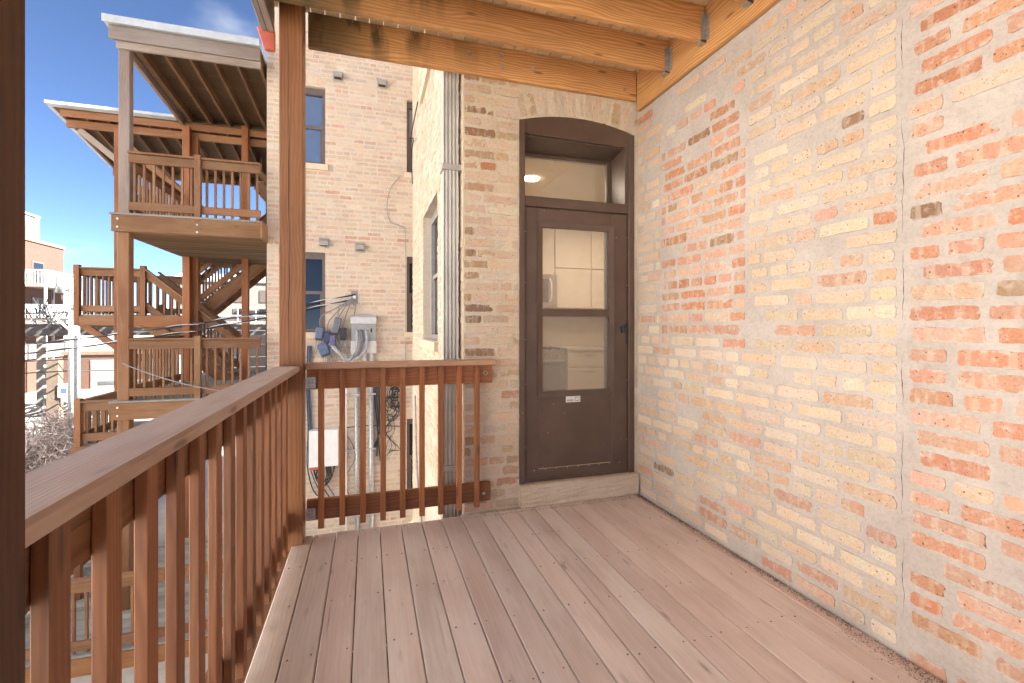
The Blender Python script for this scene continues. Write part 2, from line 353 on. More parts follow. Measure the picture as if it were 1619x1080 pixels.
class MB:
    """collects boxes/tubes in world space into one mesh"""
    def __init__(s): s.v = []; s.f = []
    def box(s, lo, hi):
        i = len(s.v); (x0, y0, z0), (x1, y1, z1) = lo, hi
        s.v += [(x0, y0, z0), (x1, y0, z0), (x1, y1, z0), (x0, y1, z0), (x0, y0, z1), (x1, y0, z1), (x1, y1, z1), (x0, y1, z1)]
        s.f += [tuple(i + k for k in q) for q in ((0, 3, 2, 1), (4, 5, 6, 7), (0, 1, 5, 4), (1, 2, 6, 5), (2, 3, 7, 6), (3, 0, 4, 7))]
        return s
    def bar(s, a, b, w, h):
        rot, L = frame(a, b); mw = Matrix.Translation((Vector(a) + Vector(b)) / 2) @ rot; i = len(s.v)
        for z in (-h / 2, h / 2):
            for x, y in ((-L / 2, -w / 2), (L / 2, -w / 2), (L / 2, w / 2), (-L / 2, w / 2)): s.v.append(tuple(mw @ Vector((x, y, z))))
        s.f += [tuple(i + k for k in q) for q in ((0, 3, 2, 1), (4, 5, 6, 7), (0, 1, 5, 4), (1, 2, 6, 5), (2, 3, 7, 6), (3, 0, 4, 7))]
        return s
    def prism(s, pts, d):
        i = len(s.v); n = len(pts); d = Vector(d)
        s.v += [tuple(Vector(p)) for p in pts] + [tuple(Vector(p) + d) for p in pts]
        s.f += [tuple(i + k for k in range(n)), tuple(i + n + k for k in reversed(range(n)))]
        s.f += [(i + k, i + n + k, i + n + (k + 1) % n, i + (k + 1) % n) for k in range(n)]
        return s
    def tube(s, pts, r, n=6, smooth=3, cap=True):
        P = [Vector(p) for p in pts]
        if smooth > 1 and len(P) > 2:
            Q = []
            for k in range(len(P) - 1):
                p0, p1, p2, p3 = P[max(k - 1, 0)], P[k], P[k + 1], P[min(k + 2, len(P) - 1)]
                for j in range(smooth):
                    t = j / smooth
                    Q.append(.5 * ((2 * p1) + (p2 - p0) * t + (2 * p0 - 5 * p1 + 4 * p2 - p3) * t * t + (3 * p1 - p0 - 3 * p2 + p3) * t ** 3))
            Q.append(P[-1]); P = Q
        i0 = len(s.v); up = Vector((.13, .27, 1)).normalized()
        for k, p in enumerate(P):
            d = (P[min(k + 1, len(P) - 1)] - P[max(k - 1, 0)]).normalized()
            if abs(d.dot(up)) > .98: up = Vector((1, .2, 0)).normalized()
            a = up.cross(d).normalized(); b = d.cross(a)
            rr = r(k / (len(P) - 1)) if callable(r) else r
            for j in range(n):
                an = 2 * math.pi * j / n; s.v.append(tuple(p + a * rr * math.cos(an) + b * rr * math.sin(an)))
        for k in range(len(P) - 1):
            for j in range(n):
                s.f.append((i0 + k * n + j, i0 + k * n + (j + 1) % n, i0 + (k + 1) * n + (j + 1) % n, i0 + (k + 1) * n + j))
        if cap:
            s.f.append(tuple(i0 + j for j in reversed(range(n)))); s.f.append(tuple(i0 + (len(P) - 1) * n + j for j in range(n)))
        return s
    def build(s, name, mat, parent=None, smooth=False, bev=0, color=None):
        me = bpy.data.meshes.new(name + '_mesh'); me.from_pydata(s.v, [], s.f); me.update()
        if bev:
            bm = bmesh.new(); bm.from_mesh(me); bmesh.ops.recalc_face_normals(bm, faces=bm.faces[:])
            bmesh.ops.bevel(bm, geom=bm.edges[:], offset=bev, segments=1, affect='EDGES'); bm.to_mesh(me); bm.free()
        else:
            bm = bmesh.new(); bm.from_mesh(me); bmesh.ops.recalc_face_normals(bm, faces=bm.faces[:]); bm.to_mesh(me); bm.free()
        if smooth: me.polygons.foreach_set('use_smooth', [True] * len(me.polygons))
        me.materials.append(mat)
        return link(name, me, Matrix.Identity(4), parent, None, color)
def structure(o): o['kind'] = 'structure'; return o

# ------------------------------------------------------------------ bricks
CREAM = [(.62, .50, .37), (.64, .53, .405), (.61, .48, .355), (.65, .56, .44), (.62, .515, .41)]
PEACH = [(.60, .44, .315), (.61, .46, .34), (.58, .41, .285)]
RED = [(.55, .285, .185), (.54, .265, .165), (.57, .315, .215), (.51, .24, .14), (.56, .31, .225), (.54, .31, .19)]
PINK = [(.58, .36, .27), (.60, .40, .31), (.56, .33, .245)]
BROWN = [(.33, .20, .12), (.29, .19, .125), (.38, .25, .16)]
rng = random.Random(7)
def brick_variant(L, H, seed, rough):
    r = random.Random(seed); n = []
    cr = min(H * .3, .016)
    def J(a): return r.uniform(-a, a)
    hl, hh = L / 2, H / 2
    k = 3 if L > .15 else 2
    pts = []
    for s, (cx, cy, sx, sy) in enumerate(((hl, hh, -1, -1), (-hl, hh, 1, -1), (-hl, -hh, 1, 1), (hl, -hh, -1, 1))):
        c1, c2 = cr * r.uniform(.35, 1.3), cr * r.uniform(.35, 1.3)
        c1 *= .75; c2 *= .75; a, b = (cx, cy + sy * c1), (cx + sx * c2, cy)
        if s in (1, 3): a, b = b, a
        pts += [a, b]
        if s == 0: pts += [(hl - (i + 1) * L / (k + 1), hh) for i in range(k)]
        if s == 1: pts += [(-hl, 0)]
        if s == 2: pts += [(-hl + (i + 1) * L / (k + 1), -hh) for i in range(k)]
        if s == 3: pts += [(hl, 0)]
    out = []
    for (x, y) in pts: out.append((x + J(rough), y + J(rough) * .8))
    v, f = [], []
    N = len(out)
    for (x, y) in out: v.append((x, y, -.012))
    for (x, y) in out:
        l = math.hypot(x, y); ins = r.uniform(.0015, .004)
        v.append((x - x / l * ins, y - y / l * ins, J(.0012)))
    v.append((J(.01), J(.005), r.uniform(.0005, .003)))
    for i in range(N):
        j = (i + 1) % N; f.append((i, j, N + j, N + i)); f.append((N + i, N + j, 2 * N))
    return v, f
SPEC = {'s': (.240, .060), 'h': (.112, .060), 'q': (.165, .060)}
VAR = {}; VMESH = {}
for kind, (L, H) in SPEC.items():
    for i in range(22 if kind == 's' else 12):
        for rk, rough in (('n', .0026), ('w', .0042)):
            VAR[kind, rk, i] = brick_variant(L, H, hash((kind, rk, i)) % 9999 if False else (ord(kind) * 131 + ord(rk) * 17 + i), rough)
def vmesh(key):
    if key not in VMESH:
        v, f = VAR[key]; me = bpy.data.meshes.new('brick_mesh'); me.from_pydata(v, [], f); me.update(); me.materials.append(M['brick']); VMESH[key] = me
    return VMESH[key]
def lay(u0, u1, z0, z1, pitch, seed, blocked=None, header_every=0, joint=.022, jl=.18, phase=0.0):
    """courses of bricks between u0 and u1; yields (u, z, length, height, course)"""
    r = random.Random(seed); out = []; n = int((z1 - z0) / pitch)
    for c in range(n):
        z = z0 + (c + .5) * pitch; hd = header_every and c % header_every == header_every - 1
        u = u0 - (0 if c % 2 else .13) - phase
        while u < u1 - .02:
            L = (SPEC['h'][0] if hd else SPEC['s'][0] * r.uniform(1 - jl * .7, 1 + jl * .35))
            if not hd and r.random() < .13: L = SPEC['h'][0] * r.uniform(.9, 1.2)
            a, b = max(u, u0), min(u + L, u1)
            segs = [(a, b)]
            if blocked: segs = blocked(a, b, z, pitch)
            for (p, q) in segs:
                if q - p > .03: out.append(((p + q) / 2, z + r.uniform(-.002, .002), q - p, .060 * r.uniform(.92, 1.06), c))
            u += L + joint * r.uniform(.8, 1.3)
    return out
def wall_bricks(parent, items, org, ud, nd, cfun, rk='n', keep=290, proud=(.0005, .0035), seed=3, far=False):
    """items: (u, z, L, H, roll). the `keep` that show largest become objects, the rest one mesh"""
    r = random.Random(seed); ud, nd = Vector(ud), Vector(nd); up = Vector((0, 0, 1)); org = Vector(org)
    rec = []
    for it in items:
        u, z, L, H = it[:4]; roll = it[5] if len(it) > 5 else 0
        p = org + ud * u + up * z; pr = project(*p); size = 0
        if pr and -10 < pr[0] < 1629 and -10 < pr[1] < 1090:
            to = (Vector((0, 0, 1.4)) - p); size = L * H / pr[2] ** 2 * max(.02, nd.dot(to.normalized()))
        kind = 's' if L > .19 else ('q' if L > .14 else 'h')
        key = (kind, 'w' if r.random() < (.35 if rk == 'n' else .8) else 'n', r.randrange(22 if kind == 's' else 12))
        c = cfun(u, z, L, it[4]); k = r.uniform(.84, 1.06); c = tuple(min(.70, x * k * r.uniform(.97, 1.03)) for x in c)
        x = ud * math.cos(roll) + up * math.sin(roll); y = nd.cross(x)
        a = r.uniform(-.012, .012)
        x2 = x * math.cos(a) + y * math.sin(a); y2 = nd.cross(x2)
        sx = L / SPEC[kind][0] * (1 if r.random() < .5 else -1); sy = H / SPEC[kind][1] * (1 if sx > 0 else -1)
        q = p + nd * r.uniform(*proud)
        mw = Matrix(((x2.x * sx, y2.x * sy, nd.x, q.x), (x2.y * sx, y2.y * sy, nd.y, q.y), (x2.z * sx, y2.z * sy, nd.z, q.z), (0, 0, 0, 1)))
        rec.append((size, key, mw, c))
    rec.sort(key=lambda t: -t[0])
    for size, key, mw, c in rec[:keep]:
        link('brick', vmesh(key), mw, parent, None, c)
    rest = rec[keep:]
    if rest:
        V, F, C = [], [], []; base = 0
        for size, key, mw, c in rest:
            v, f = VAR[key]; A = np.array(mw)
            vv = np.array(v) @ A[:3, :3].T + A[:3, 3]; V.append(vv)
            F += [tuple(base + i for i in q) for q in f]; C += [(*c, 1)] * len(v); base += len(v)
        me = bpy.data.meshes.new('brick_run_mesh'); me.from_pydata(np.concatenate(V).tolist(), [], F); me.update()
        at = me.color_attributes.new('tint', 'FLOAT_COLOR', 'POINT'); at.data.foreach_set('color', np.array(C, dtype=np.float32).ravel())
        o = link('brickwork', me, Matrix.Identity(4), parent, M['brick_run']); o['kind'] = 'stuff'
def mortar_sheet(name, parent, org, ud, nd, u0, u1, z0, z1, mat, step=.035, amp=.0022, hole=None, back=.09, seed=1):
    """a wavy mortar face with thickness behind it; hole(u,z)->True leaves a cell out (cells follow the lines given)"""
    r = np.random.RandomState(seed); ud, nd, org = Vector(ud), Vector(nd), Vector(org)
    us = list(np.linspace(u0, u1, max(2, int((u1 - u0) / step) + 1))); zs = list(np.linspace(z0, z1, max(2, int((z1 - z0) / step) + 1)))
    if hole:
        for x in hole[0]:
            i = int(np.argmin([abs(q - x) for q in us])); us[i] = x
        for x in hole[1]:
            i = int(np.argmin([abs(q - x) for q in zs])); zs[i] = x
    nu, nz = len(us), len(zs); H = r.uniform(-1, 1, (nu, nz)); H = (H + np.roll(H, 1, 0) + np.roll(H, 1, 1) + np.roll(np.roll(H, 1, 0), 1, 1)) / 2.0
    V, F = [], []
    curve = hole[3] if hole and len(hole) > 3 else None
    for i in range(nu):
        for j in range(nz):
            zz = zs[j]
            if curve and hole[0][0] - 1e-6 <= us[i] <= hole[0][1] + 1e-6:
                cz = curve(us[i])
                if cz - step * 1.7 < zz < cz: zz = cz
            p = org + ud * us[i] + Vector((0, 0, zz)) + nd * (float(H[i, j]) * amp); V.append(tuple(p))
    cell = set()
    for i in range(nu - 1):
        for j in range(nz - 1):
            if hole and hole[2]((us[i] + us[i + 1]) / 2, (zs[j] + zs[j + 1]) / 2): continue
            cell.add((i, j)); a = i * nz + j; F.append((a, a + nz, a + nz + 1, a + 1))
    # returns at the edges and round the openings
    n0 = len(V); V += [tuple(Vector(v) - nd * back) for v in V[:n0]]
    for (i, j) in cell:
        a = i * nz + j
        for (di, dj, p, q) in ((-1, 0, a, a + 1), (1, 0, a + nz, a + nz + 1), (0, -1, a, a + nz), (0, 1, a + 1, a + nz + 1)):
            if (i + di, j + dj) not in cell: F.append((p, q, q + n0, p + n0))
    me = bpy.data.meshes.new(name + '_mesh'); me.from_pydata(V, [], F)
    bm = bmesh.new(); bm.from_mesh(me); bmesh.ops.recalc_face_normals(bm, faces=bm.faces[:])
    loose = [v for v in bm.verts if not v.link_faces]; bmesh.ops.delete(bm, geom=loose, context='VERTS'); bm.to_mesh(me); bm.free()
    return link(name, me, Matrix.Identity(4), parent, mat)

# ================================================================== SETTING
GZ = -3.4
structure(MB().box((-400, -400, GZ - 1), (400, 400, GZ)).build('ground', M['ground']))
structure(MB().box((-60, 20.5, GZ), (60, 33, GZ + .008)).build('street', M['asphalt']))
structure(MB().box((-60, 33.3, GZ), (60, 41.5, GZ + .13)).build('pavement', M['concrete']))
structure(MB().box((-30, 8.0, GZ), (-11.4, 18.6, GZ + .01)).build('parking_lot', M['concrete']))

# ------------------------------------------------------------------ the wall beside the porch (faces -x)
t = thing('brick_wall', (2.18, 1.5, GZ), 'long cream and red brick wall running beside the porch floor', 'wall')
XW = 2.18
mortar_sheet('mortar', t, (XW, 0, 0), (0, 1, 0), (-1, 0, 0), 0.0, 3.45, -.4, 3.46, M['mortar'], .028, .0013)
MB().box((XW + .05, -9, GZ), (XW + 5, 3.44, 12)).build('core', M['mortar'], t)  # unseen solid mass, raised to keep the sun off the court
MB().box((XW - .004, -9, GZ), (XW + .05, 0.0, 12)).build('plaster', M['mortar'], t)
def in_patch(u, z): return 2.25 < u < 3.12 and 1.27 < z < 3.0 - (u - 2.25) * .18
def patch_block(a, b, z, p):
    segs = [(a, b)]
    for e in (2.255, 3.118):
        if 1.27 < z < 2.9:
            segs = [s for (x, y) in segs for s in (([(x, e - .014), (e + .014, y)]) if x < e < y else [(x, y)])]
    return segs
pr = random.Random(21)
def right_col(u, z, L, c):
    if u < 1.4:
        k = pr.random()
        return pr.choice(RED) if k < .58 else pr.choice(PINK) if k < .90 else pr.choice(PEACH) if k < .965 else pr.choice(BROWN) if k < .98 else pr.choice(CREAM)
    if in_patch(u, z):
        k = pr.random(); return pr.choice(RED) if k < .55 else pr.choice(PINK) if k < .90 else pr.choice(BROWN) if k < .93 else pr.choice(CREAM)
    k = pr.random(); low = max(0, .8 - z) * .25
    return pr.choice(CREAM) if k < .70 - low else pr.choice(PEACH) if k < .90 - low * .5 else pr.choice(PINK) if k < .965 else pr.choice(RED) if k < .993 else pr.choice(BROWN)
PIT = .083
items = lay(1.425, 3.435, .012, 3.22, PIT, 5, patch_block, header_every=7)
items += [i for i in lay(.30, 1.375, -.028, 3.3, PIT * 1.02, 6, None, jl=.10, joint=.03)]
# a few bricks are lost under smeared mortar
sm = random.Random(9)
items = [i for i in items if not (sm.random() < (.035 if not (1.5 < i[0] < 1.9 and 2.0 < i[1] < 2.4) else .14)) and not (i[1] > 2.72 and 2.2 < i[0] < 3.1 and sm.random() < .25)]
wall_bricks(t, items, (XW, 0, 0), (0, 1, 0), (-1, 0, 0), right_col, 'n', 298, proud=(.0008, .0042), seed=11)
# hairline crack where the red bay was toothed in
cr = random.Random(4); ck = MB()
for z0, z1 in ((.16, .52), (.60, .98), (1.06, 1.30), (1.42, 1.75), (1.80, 2.32), (2.5, 2.74), (2.9, 3.15)):
    n = int((z1 - z0) / .022); x = 1.402 + .006 * math.sin(z0 * 5); pts = []
    for k in range(n):
        x += cr.uniform(-.0035, .0035) + (1.402 - x) * .2; pts.append((XW - .001, x, z0 + (z1 - z0) * k / n))
    ck.tube(pts, lambda q: .0002 + .0011 * math.sin(math.pi * q) * (.6 + .4 * math.sin(q * 31)), 4, 1)
ck.build('crack', M['board_dark'], t)

# ------------------------------------------------------------------ wall with the door (faces -y)
YB = 3.45; XC = .685
DX0, DX1, DZ0, DZS, DZT = 1.130, 2.150, .0, 3.02, 3.095      # door opening, spring line and crown of the arch
def arch_z(x):
    s = (x - (DX0 + DX1) / 2) / ((DX1 - DX0) / 2); return DZS + (DZT - DZS) * (1 - s * s)
t = thing('brick_wall', (1.4, YB, GZ), 'rough cream brick wall around the brown door', 'wall')
mortar_sheet('mortar', t, (0, YB, 0), (1, 0, 0), (0, -1, 0), XC, XW, -.5, 3.56, M['mortar_warm'], .026, .0036,
             hole=([DX0, DX1], [], lambda u, z: DX0 < u < DX1 and z < arch_z(u) - .012, arch_z), back=.30, seed=2)
MB().box((XC + .004, YB + .03, 3.56), (XW + 4.8, 7.56, 12)).build('sun_block_storey', M['mortar_far'], t)  # unseen upper mass, raised to remove a sun line across the court
MB().box((XC + .03, YB + .03, GZ), (XW + 4.8, 7.56, -.03)).build('lower_storey', M['mortar_far'], t)
def door_block(a, b, z, p):
    segs = [(a, b)]
    if z < 3.33:
        lo, hi = DX0 - .004, DX1 + .004
        if z > 3.06: lo, hi = DX0 + .0, DX1
        out = []
        for (x, y) in segs:
            if y <= lo or x >= hi: out.append((x, y))
            else:
                if x < lo: out.append((x, lo))
                if y > hi: out.append((hi, y))
        segs = out
    return segs
def quoin(u, z, L, c):
    k = pr.random()
    if u < XC + .13: return pr.choice(BROWN) if k < .22 else (.48, .32, .20) if k < .5 else pr.choice(PEACH)
    return pr.choice(CREAM) if k < .62 else (.54, .40, .25) if k < .84 else pr.choice(PEACH) if k < .95 else pr.choice(RED)
items = lay(XC + .006, XW, -.42, 3.56, .0835, 15, door_block, header_every=0, joint=.014, jl=.4)
for k in range(13):                                        # rowlock arch over the door
    u = DX0 + .03 + k * (DX1 - DX0 - .06) / 12
    s = (u - (DX0 + DX1) / 2) / ((DX1 - DX0) / 2); roll = R(90) - s * R(14)
    items.append((u + s * .012, arch_z(u) + .105, .185, .06, 0, roll))
wall_bricks(t, items, (0, YB, 0), (1, 0, 0), (0, -1, 0), quoin, 'w', 298, proud=(.0005, .0085), seed=12)

# ------------------------------------------------------------------ side of the wing in the light court (faces -x)
WY1 = 7.6
t = thing('brick_wall', (XC, 5.5, GZ), 'cream brick side wall of the light court behind the downspout', 'wall')
wins = [(4.80, 6.12, -1.85, -.28), (4.80, 6.12, 1.25, 2.82), (4.80, 6.12, 4.42, 5.95)]
def win_hole(u, z): return any(a < u < b and c < z < d + .0 for a, b, c, d in wins)
mortar_sheet('mortar', t, (XC, 0, 0), (0, 1, 0), (-1, 0, 0), YB + .001, WY1, GZ, 8.5, M['mortar_far'], .07, .004,
             hole=([4.80, 6.12], [q for w in wins for q in w[2:]], win_hole), back=.2, seed=5)
mortar_sheet('mortar', t, (0, WY1, 0), (-1, 0, 0), (0, 1, 0), -XW, -XC - .002, GZ, 8.5, M['mortar_far'], .2, .003, back=.02, seed=6)
def wing_block(a, b, z, p):
    segs = [(a, b)]
    for (x0, x1, z0, z1) in wins:
        if z0 - p * .3 < z < z1 + p * 1.2:
            segs = [s for (x, y) in segs for s in ([(x, y)] if y <= x0 or x >= x1 else [q for q in ((x, min(y, x0)), (max(x, x1), y)) if q[1] - q[0] > .03])]
    return segs
def far_col(u, z, L, c):
    k = pr.random(); return pr.choice(CREAM) if k < .60 else (.60, .50, .41) if k < .84 else (.59, .455, .36) if k < .97 else (.58, .39, .31)
items = lay(YB + .01, WY1, -2.6, 6.2, .0835, 25, wing_block, header_every=7, joint=.014, jl=.3)
wall_bricks(t, items, (XC, 0, 0), (0, 1, 0), (-1, 0, 0), far_col, 'w', 290, proud=(.001, .006), seed=13)
def window_y(parent, x, y0, y1, z0, z1, depth=.13, fr=M['alu_frame']):
    """sash window in a wall facing -x"""
    xf = x + depth; w = .055
    f = MB()
    f.box((xf - .03, y0, z0), (xf + .05, y0 + w, z1)); f.box((xf - .03, y1 - w, z0), (xf + .05, y1, z1))
    f.box((xf - .03, y0 + w, z0), (xf + .05, y1 - w, z0 + w)); f.box((xf - .03, y0 + w, z1 - w * 1.8), (xf + .05, y1 - w, z1))
    w_ = f.build('window', fr, parent)
    zm = (z0 + z1) / 2
    s = MB(); s.box((xf - .012, y0 + w, zm - .025), (xf + .04, y1 - w, zm + .025)); s.box((xf, y0 + w, z0 + w), (xf + .04, y0 + w + .035, zm - .025)); s.box((xf, y1 - w - .035, z0 + w), (xf + .04, y1 - w, zm - .025))
    s.build('sash', fr, w_)
    MB().box((xf + .012, y0 + w, z0 + w), (xf + .018, y1 - w, z1 - w)).build('pane', M['win_glass'], w_)
    MB().box((x - .045, y0 - .06, z0 - .10), (x + depth - .03, y1 + .06, z0 - .004)).build('sill', M['stone'], w_)
    # arch bricks
    for k in range(9):
        yy = y0 + .07 + k * (y1 - y0 - .14) / 8; sfr = (yy - (y0 + y1) / 2) / ((y1 - y0) / 2)
        me = vmesh(('q', 'w', k % 12)); roll = R(90) - sfr * R(16); zz = z1 + .03 + .07 * (1 - sfr * sfr) - .03
        ud = Vector((0, 1, 0)); up = Vector((0, 0, 1)); nd = Vector((-1, 0, 0)); xx = ud * math.cos(roll) + up * math.sin(roll); yv = nd.cross(xx); q = Vector((x - .004, yy, zz + .06))
        link('brick', me, Matrix(((xx.x, yv.x * 1.6, nd.x, q.x), (xx.y, yv.y * 1.6, nd.y, q.y), (xx.z, yv.z * 1.6, nd.z, q.z), (0, 0, 0, 1))), w_, None, pr.choice(CREAM))
    return w_
for (a, b, c, d) in wins: window_y(t, XC, a, b, c, d)
MB().box((XC + .22, YB + .4, GZ), (XC + .3, WY1, -.05)).build('inner_wall', M['kitchen_wall'], t)

# ------------------------------------------------------------------ building across the court (faces -y)
YF = 9.4; XF0, XF1 = -1.76, 3.0
t = thing('brick_building', (0, YF, GZ), 'cream and pink brick building across the light court', 'building')
cols_w = [(-1.45, -.77), (.73, 1.7)]; rows_w = [(-2.0, -.42), (1.30, 2.80), (4.45, 5.90)]
fw = [(a, b, c, d) for (a, b) in cols_w for (c, d) in rows_w if not (a < 0 and c < 0)]
def fhole(u, z): return any(a < u < b and c < z < d for a, b, c, d in fw)
mortar_sheet('mortar', t, (0, YF, 0), (1, 0, 0), (0, -1, 0), XF0, XF1, GZ, 9.2, M['mortar_far'], .07, .003,
             hole=([q for w in cols_w for q in w], [q for w in rows_w for q in w], fhole), back=.2, seed=8)
MB().box((XF0, YF + .19, GZ), (XF1 + 4, YF + 5.2, 9.2)).build('core', M['mortar_far'], t)
def far_block(a, b, z, p):
    segs = [(a, b)]
    for (x0, x1, z0, z1) in fw:
        if z0 - p * .3 < z < z1 + p * 1.3:
            segs = [s for (x, y) in segs for s in ([(x, y)] if y <= x0 or x >= x1 else [q for q in ((x, min(y, x0)), (max(x, x1), y)) if q[1] - q[0] > .03])]
    return segs
def court_col(u, z, L, c):
    k = pr.random(); top = .12 if z > 4.3 else 0
    return pr.choice(CREAM) if k < .46 - top else (.60, .50, .42) if k < .76 - top * .5 else (.59, .455, .365) if k < .92 else (.59, .40, .32) if k < .985 else (.55, .33, .24)
items = lay(XF0 + .003, 1.2, -2.9, 6.95, .084, 35, far_block, header_every=7, joint=.016, jl=.25)
wall_bricks(t, items, (0, YF, 0), (1, 0, 0), (0, -1, 0), court_col, 'w', 298, proud=(.001, .005), seed=14)
def window_x(parent, y, x0, x1, z0, z1, depth=.12, fr=M['win_frame'], sky_blind=0):
    yf = y + depth; w = .06
    f = MB(); f.box((x0, yf - .03, z0), (x0 + w, yf + .05, z1)); f.box((x1 - w, yf - .03, z0), (x1, yf + .05, z1))
    f.box((x0 + w, yf - .03, z0), (x1 - w, yf + .05, z0 + w)); f.box((x0 + w, yf - .03, z1 - w * 2), (x1 - w, yf + .05, z1))
    w_ = f.build('window', fr, parent); zm = (z0 + z1) / 2
    s = MB(); s.box((x0 + w, yf - .012, zm - .03), (x1 - w, yf + .04, zm + .03)); s.box((x0 + w, yf, z0 + w), (x0 + w + .04, yf + .04, zm - .03)); s.box((x1 - w - .04, yf, z0 + w), (x1 - w, yf + .04, zm - .03))
    s.build('sash', fr, w_)
    MB().box((x0 + w, yf + .012, z0 + w), (x1 - w, yf + .02, z1 - w * 2)).build('pane', M['clear_pane'] if sky_blind else M['win_glass'], w_)
    if sky_blind: MB().box((x0 + w, yf + .05, z0 + w if sky_blind > 1 else zm + .25), (x1 - w, yf + .056, z1 - w * 2)).build('sky_blind', M['sky_tint'], w_)  # panel coloured blue to imitate sky reflected in the pane
    if sky_blind: MB().box((x0 + w, yf + .065, z0 + w), (x1 - w, yf + .07, z1 - w)).build('dark_room', M['black'], w_)
    MB().box((x0 - .05, y - .05, z0 - .11), (x1 + .05, yf - .03, z0 - .004)).build('sill', M['stone'], w_)
    for k in range(9):
        xx_ = x0 + .04 + k * (x1 - x0 - .08) / 8; sfr = (xx_ - (x0 + x1) / 2) / ((x1 - x0) / 2)
        roll = R(90) - sfr * R(18); zz = z1 + .08 + .05 * (1 - sfr * sfr)
        ud = Vector((1, 0, 0)); up = Vector((0, 0, 1)); nd = Vector((0, -1, 0)); xx = ud * math.cos(roll) + up * math.sin(roll); yv = nd.cross(xx); q = Vector((xx_, y - .006, zz))
        link('brick', vmesh(('q', 'w', k % 12)), Matrix(((xx.x, yv.x * 1.5, nd.x, q.x), (xx.y, yv.y * 1.5, nd.y, q.y), (xx.z, yv.z * 1.5, nd.z, q.z), (0, 0, 0, 1))), w_, None, pr.choice(CREAM))
    return w_
for (a, b, c, d) in fw: window_x(t, YF, a, b, c, d, sky_blind=2 if c > 4 else 0)

# ================================================================== OUR PORCH
X0, X1, Y0 = -.47, XW - .012, -3.0
t = thing('porch_deck', (.8, 1.5, -.03), 'pinkish brown painted board floor of the porch', 'deck')
edges = [X0] + [-.35 + .1432 * k for k in range(18)] + [X1]
dr_ = random.Random(31)
for i in range(len(edges) - 1):
    a, b = edges[i], edges[i + 1]
    if b - a < .03: continue
    y1 = YB - .035 + dr_.uniform(-.006, .006) - (.02 if a < .65 else 0)
    g = .0045 if i > 3 else .006
    zt = dr_.uniform(-.0015, .0015)
    k = dr_.uniform(.93, 1.05); gr = dr_.uniform(-.02, .03) if i < 6 else dr_.uniform(-.03, .01)
    warm = max(0, (a - 1.0)) * .10
    box('board', (a + g / 2, Y0, -.032 + zt), (b - g / 2, y1, zt), M['deck'], t, (k, k * (1 + gr - warm), k * (1 + gr - warm * 1.5)), .004)
for y in (3.33, 2.93, 2.53, 2.13, 1.73, 1.33, .93, .5, 0, -.6, -1.2, -1.8, -2.4):
    box('joist', (X0 + .02, y, -.27), (X1, y + .038, -.035), M['far_wood'], t)
box('rim_joist', (X0 - .045, Y0, -.29), (X0 - .004, 3.38, -.034), M['stain'], t)
nm = MB()
for i in range(len(edges) - 1):
    for y in (3.35, 2.95, 2.55, 2.15, 1.75, 1.35):
        for e in (.028, -.028):
            x = edges[i] + e if e > 0 else edges[i + 1] + e
            if x > X1 - .02 or dr_.random() < .3: continue
            x += dr_.uniform(-.006, .006); yy = y + dr_.uniform(-.012, .012)
            nm.box((x - .0032, yy - .0032, -.001), (x + .0032, yy + .0032, .0022))
o = nm.build('nail_heads', M['nail'], t); o['kind'] = 'stuff'
# stains and paint scuffs on the boards (flat marks)
for (x, y, l, w, a) in tuple((dr_.uniform(.0, 1.9), dr_.uniform(1.2, 3.1), dr_.uniform(.02, .07), dr_.uniform(.002, .005), dr_.uniform(0, 3)) for _ in range(12)) + ((1.62, 2.28, .10, .012, 1.2), (1.47, 1.86, .06, .006, .6), (1.50, 1.80, .05, .005, 2.1), (1.86, 2.95, .12, .022, 1.0)):
    me = MB(); n = 10; ring = []
    for k in range(n):
        th = 2 * math.pi * k / n; rr = dr_.uniform(.6, 1.1); px, py = l / 2 * math.cos(th) * rr, w / 2 * math.sin(th) * rr
        ring.append((x + px * math.cos(a) - py * math.sin(a), y + px * math.sin(a) + py * math.cos(a), .0022))
    me.prism(ring, (0, 0, .0006)); me.build('scuff', M['dust'], t)
# grit swept against the wall
gm = MB(); gr_ = random.Random(77)
def grain(m, x, y, z, s):
    i = len(m.v); th = gr_.uniform(0, 6)
    for k in range(3): m.v.append((x + s * math.cos(th + k * 2.1), y + s * math.sin(th + k * 2.1), z))
    m.v.append((x, y, z + s * gr_.uniform(.5, 1.1))); m.f += [(i, i + 1, i + 3), (i + 1, i + 2, i + 3), (i + 2, i, i + 3)]
for _ in range(6500):
    y = gr_.uniform(.7, 3.4); d = abs(gr_.gauss(0, .022 if y > 1.6 else .05)) ; clump = .5 + .5 * math.sin(y * 9) * math.sin(y * 3.3)
    if gr_.random() > .35 + .65 * clump: continue
    grain(gm, X1 - .004 - d, y, .0015, gr_.uniform(.0012, .0042))
for _ in range(900):
    grain(gm, gr_.uniform(.7, 2.15), YB - .04 - abs(gr_.gauss(0, .018)) - (.05 if gr_.random() < .5 else 0), .0015, gr_.uniform(.001, .0035))
for _ in range(700):
    x = 2.15 - abs(gr_.gauss(0, .35)); grain(gm, x, gr_.uniform(.8, 3.3), .0018, gr_.uniform(.0008, .002))
tag(gm.build('grit', M['grit']), 'loose grit and mortar crumbs lying along the foot of the brick wall', 'grit', None, 'stuff')

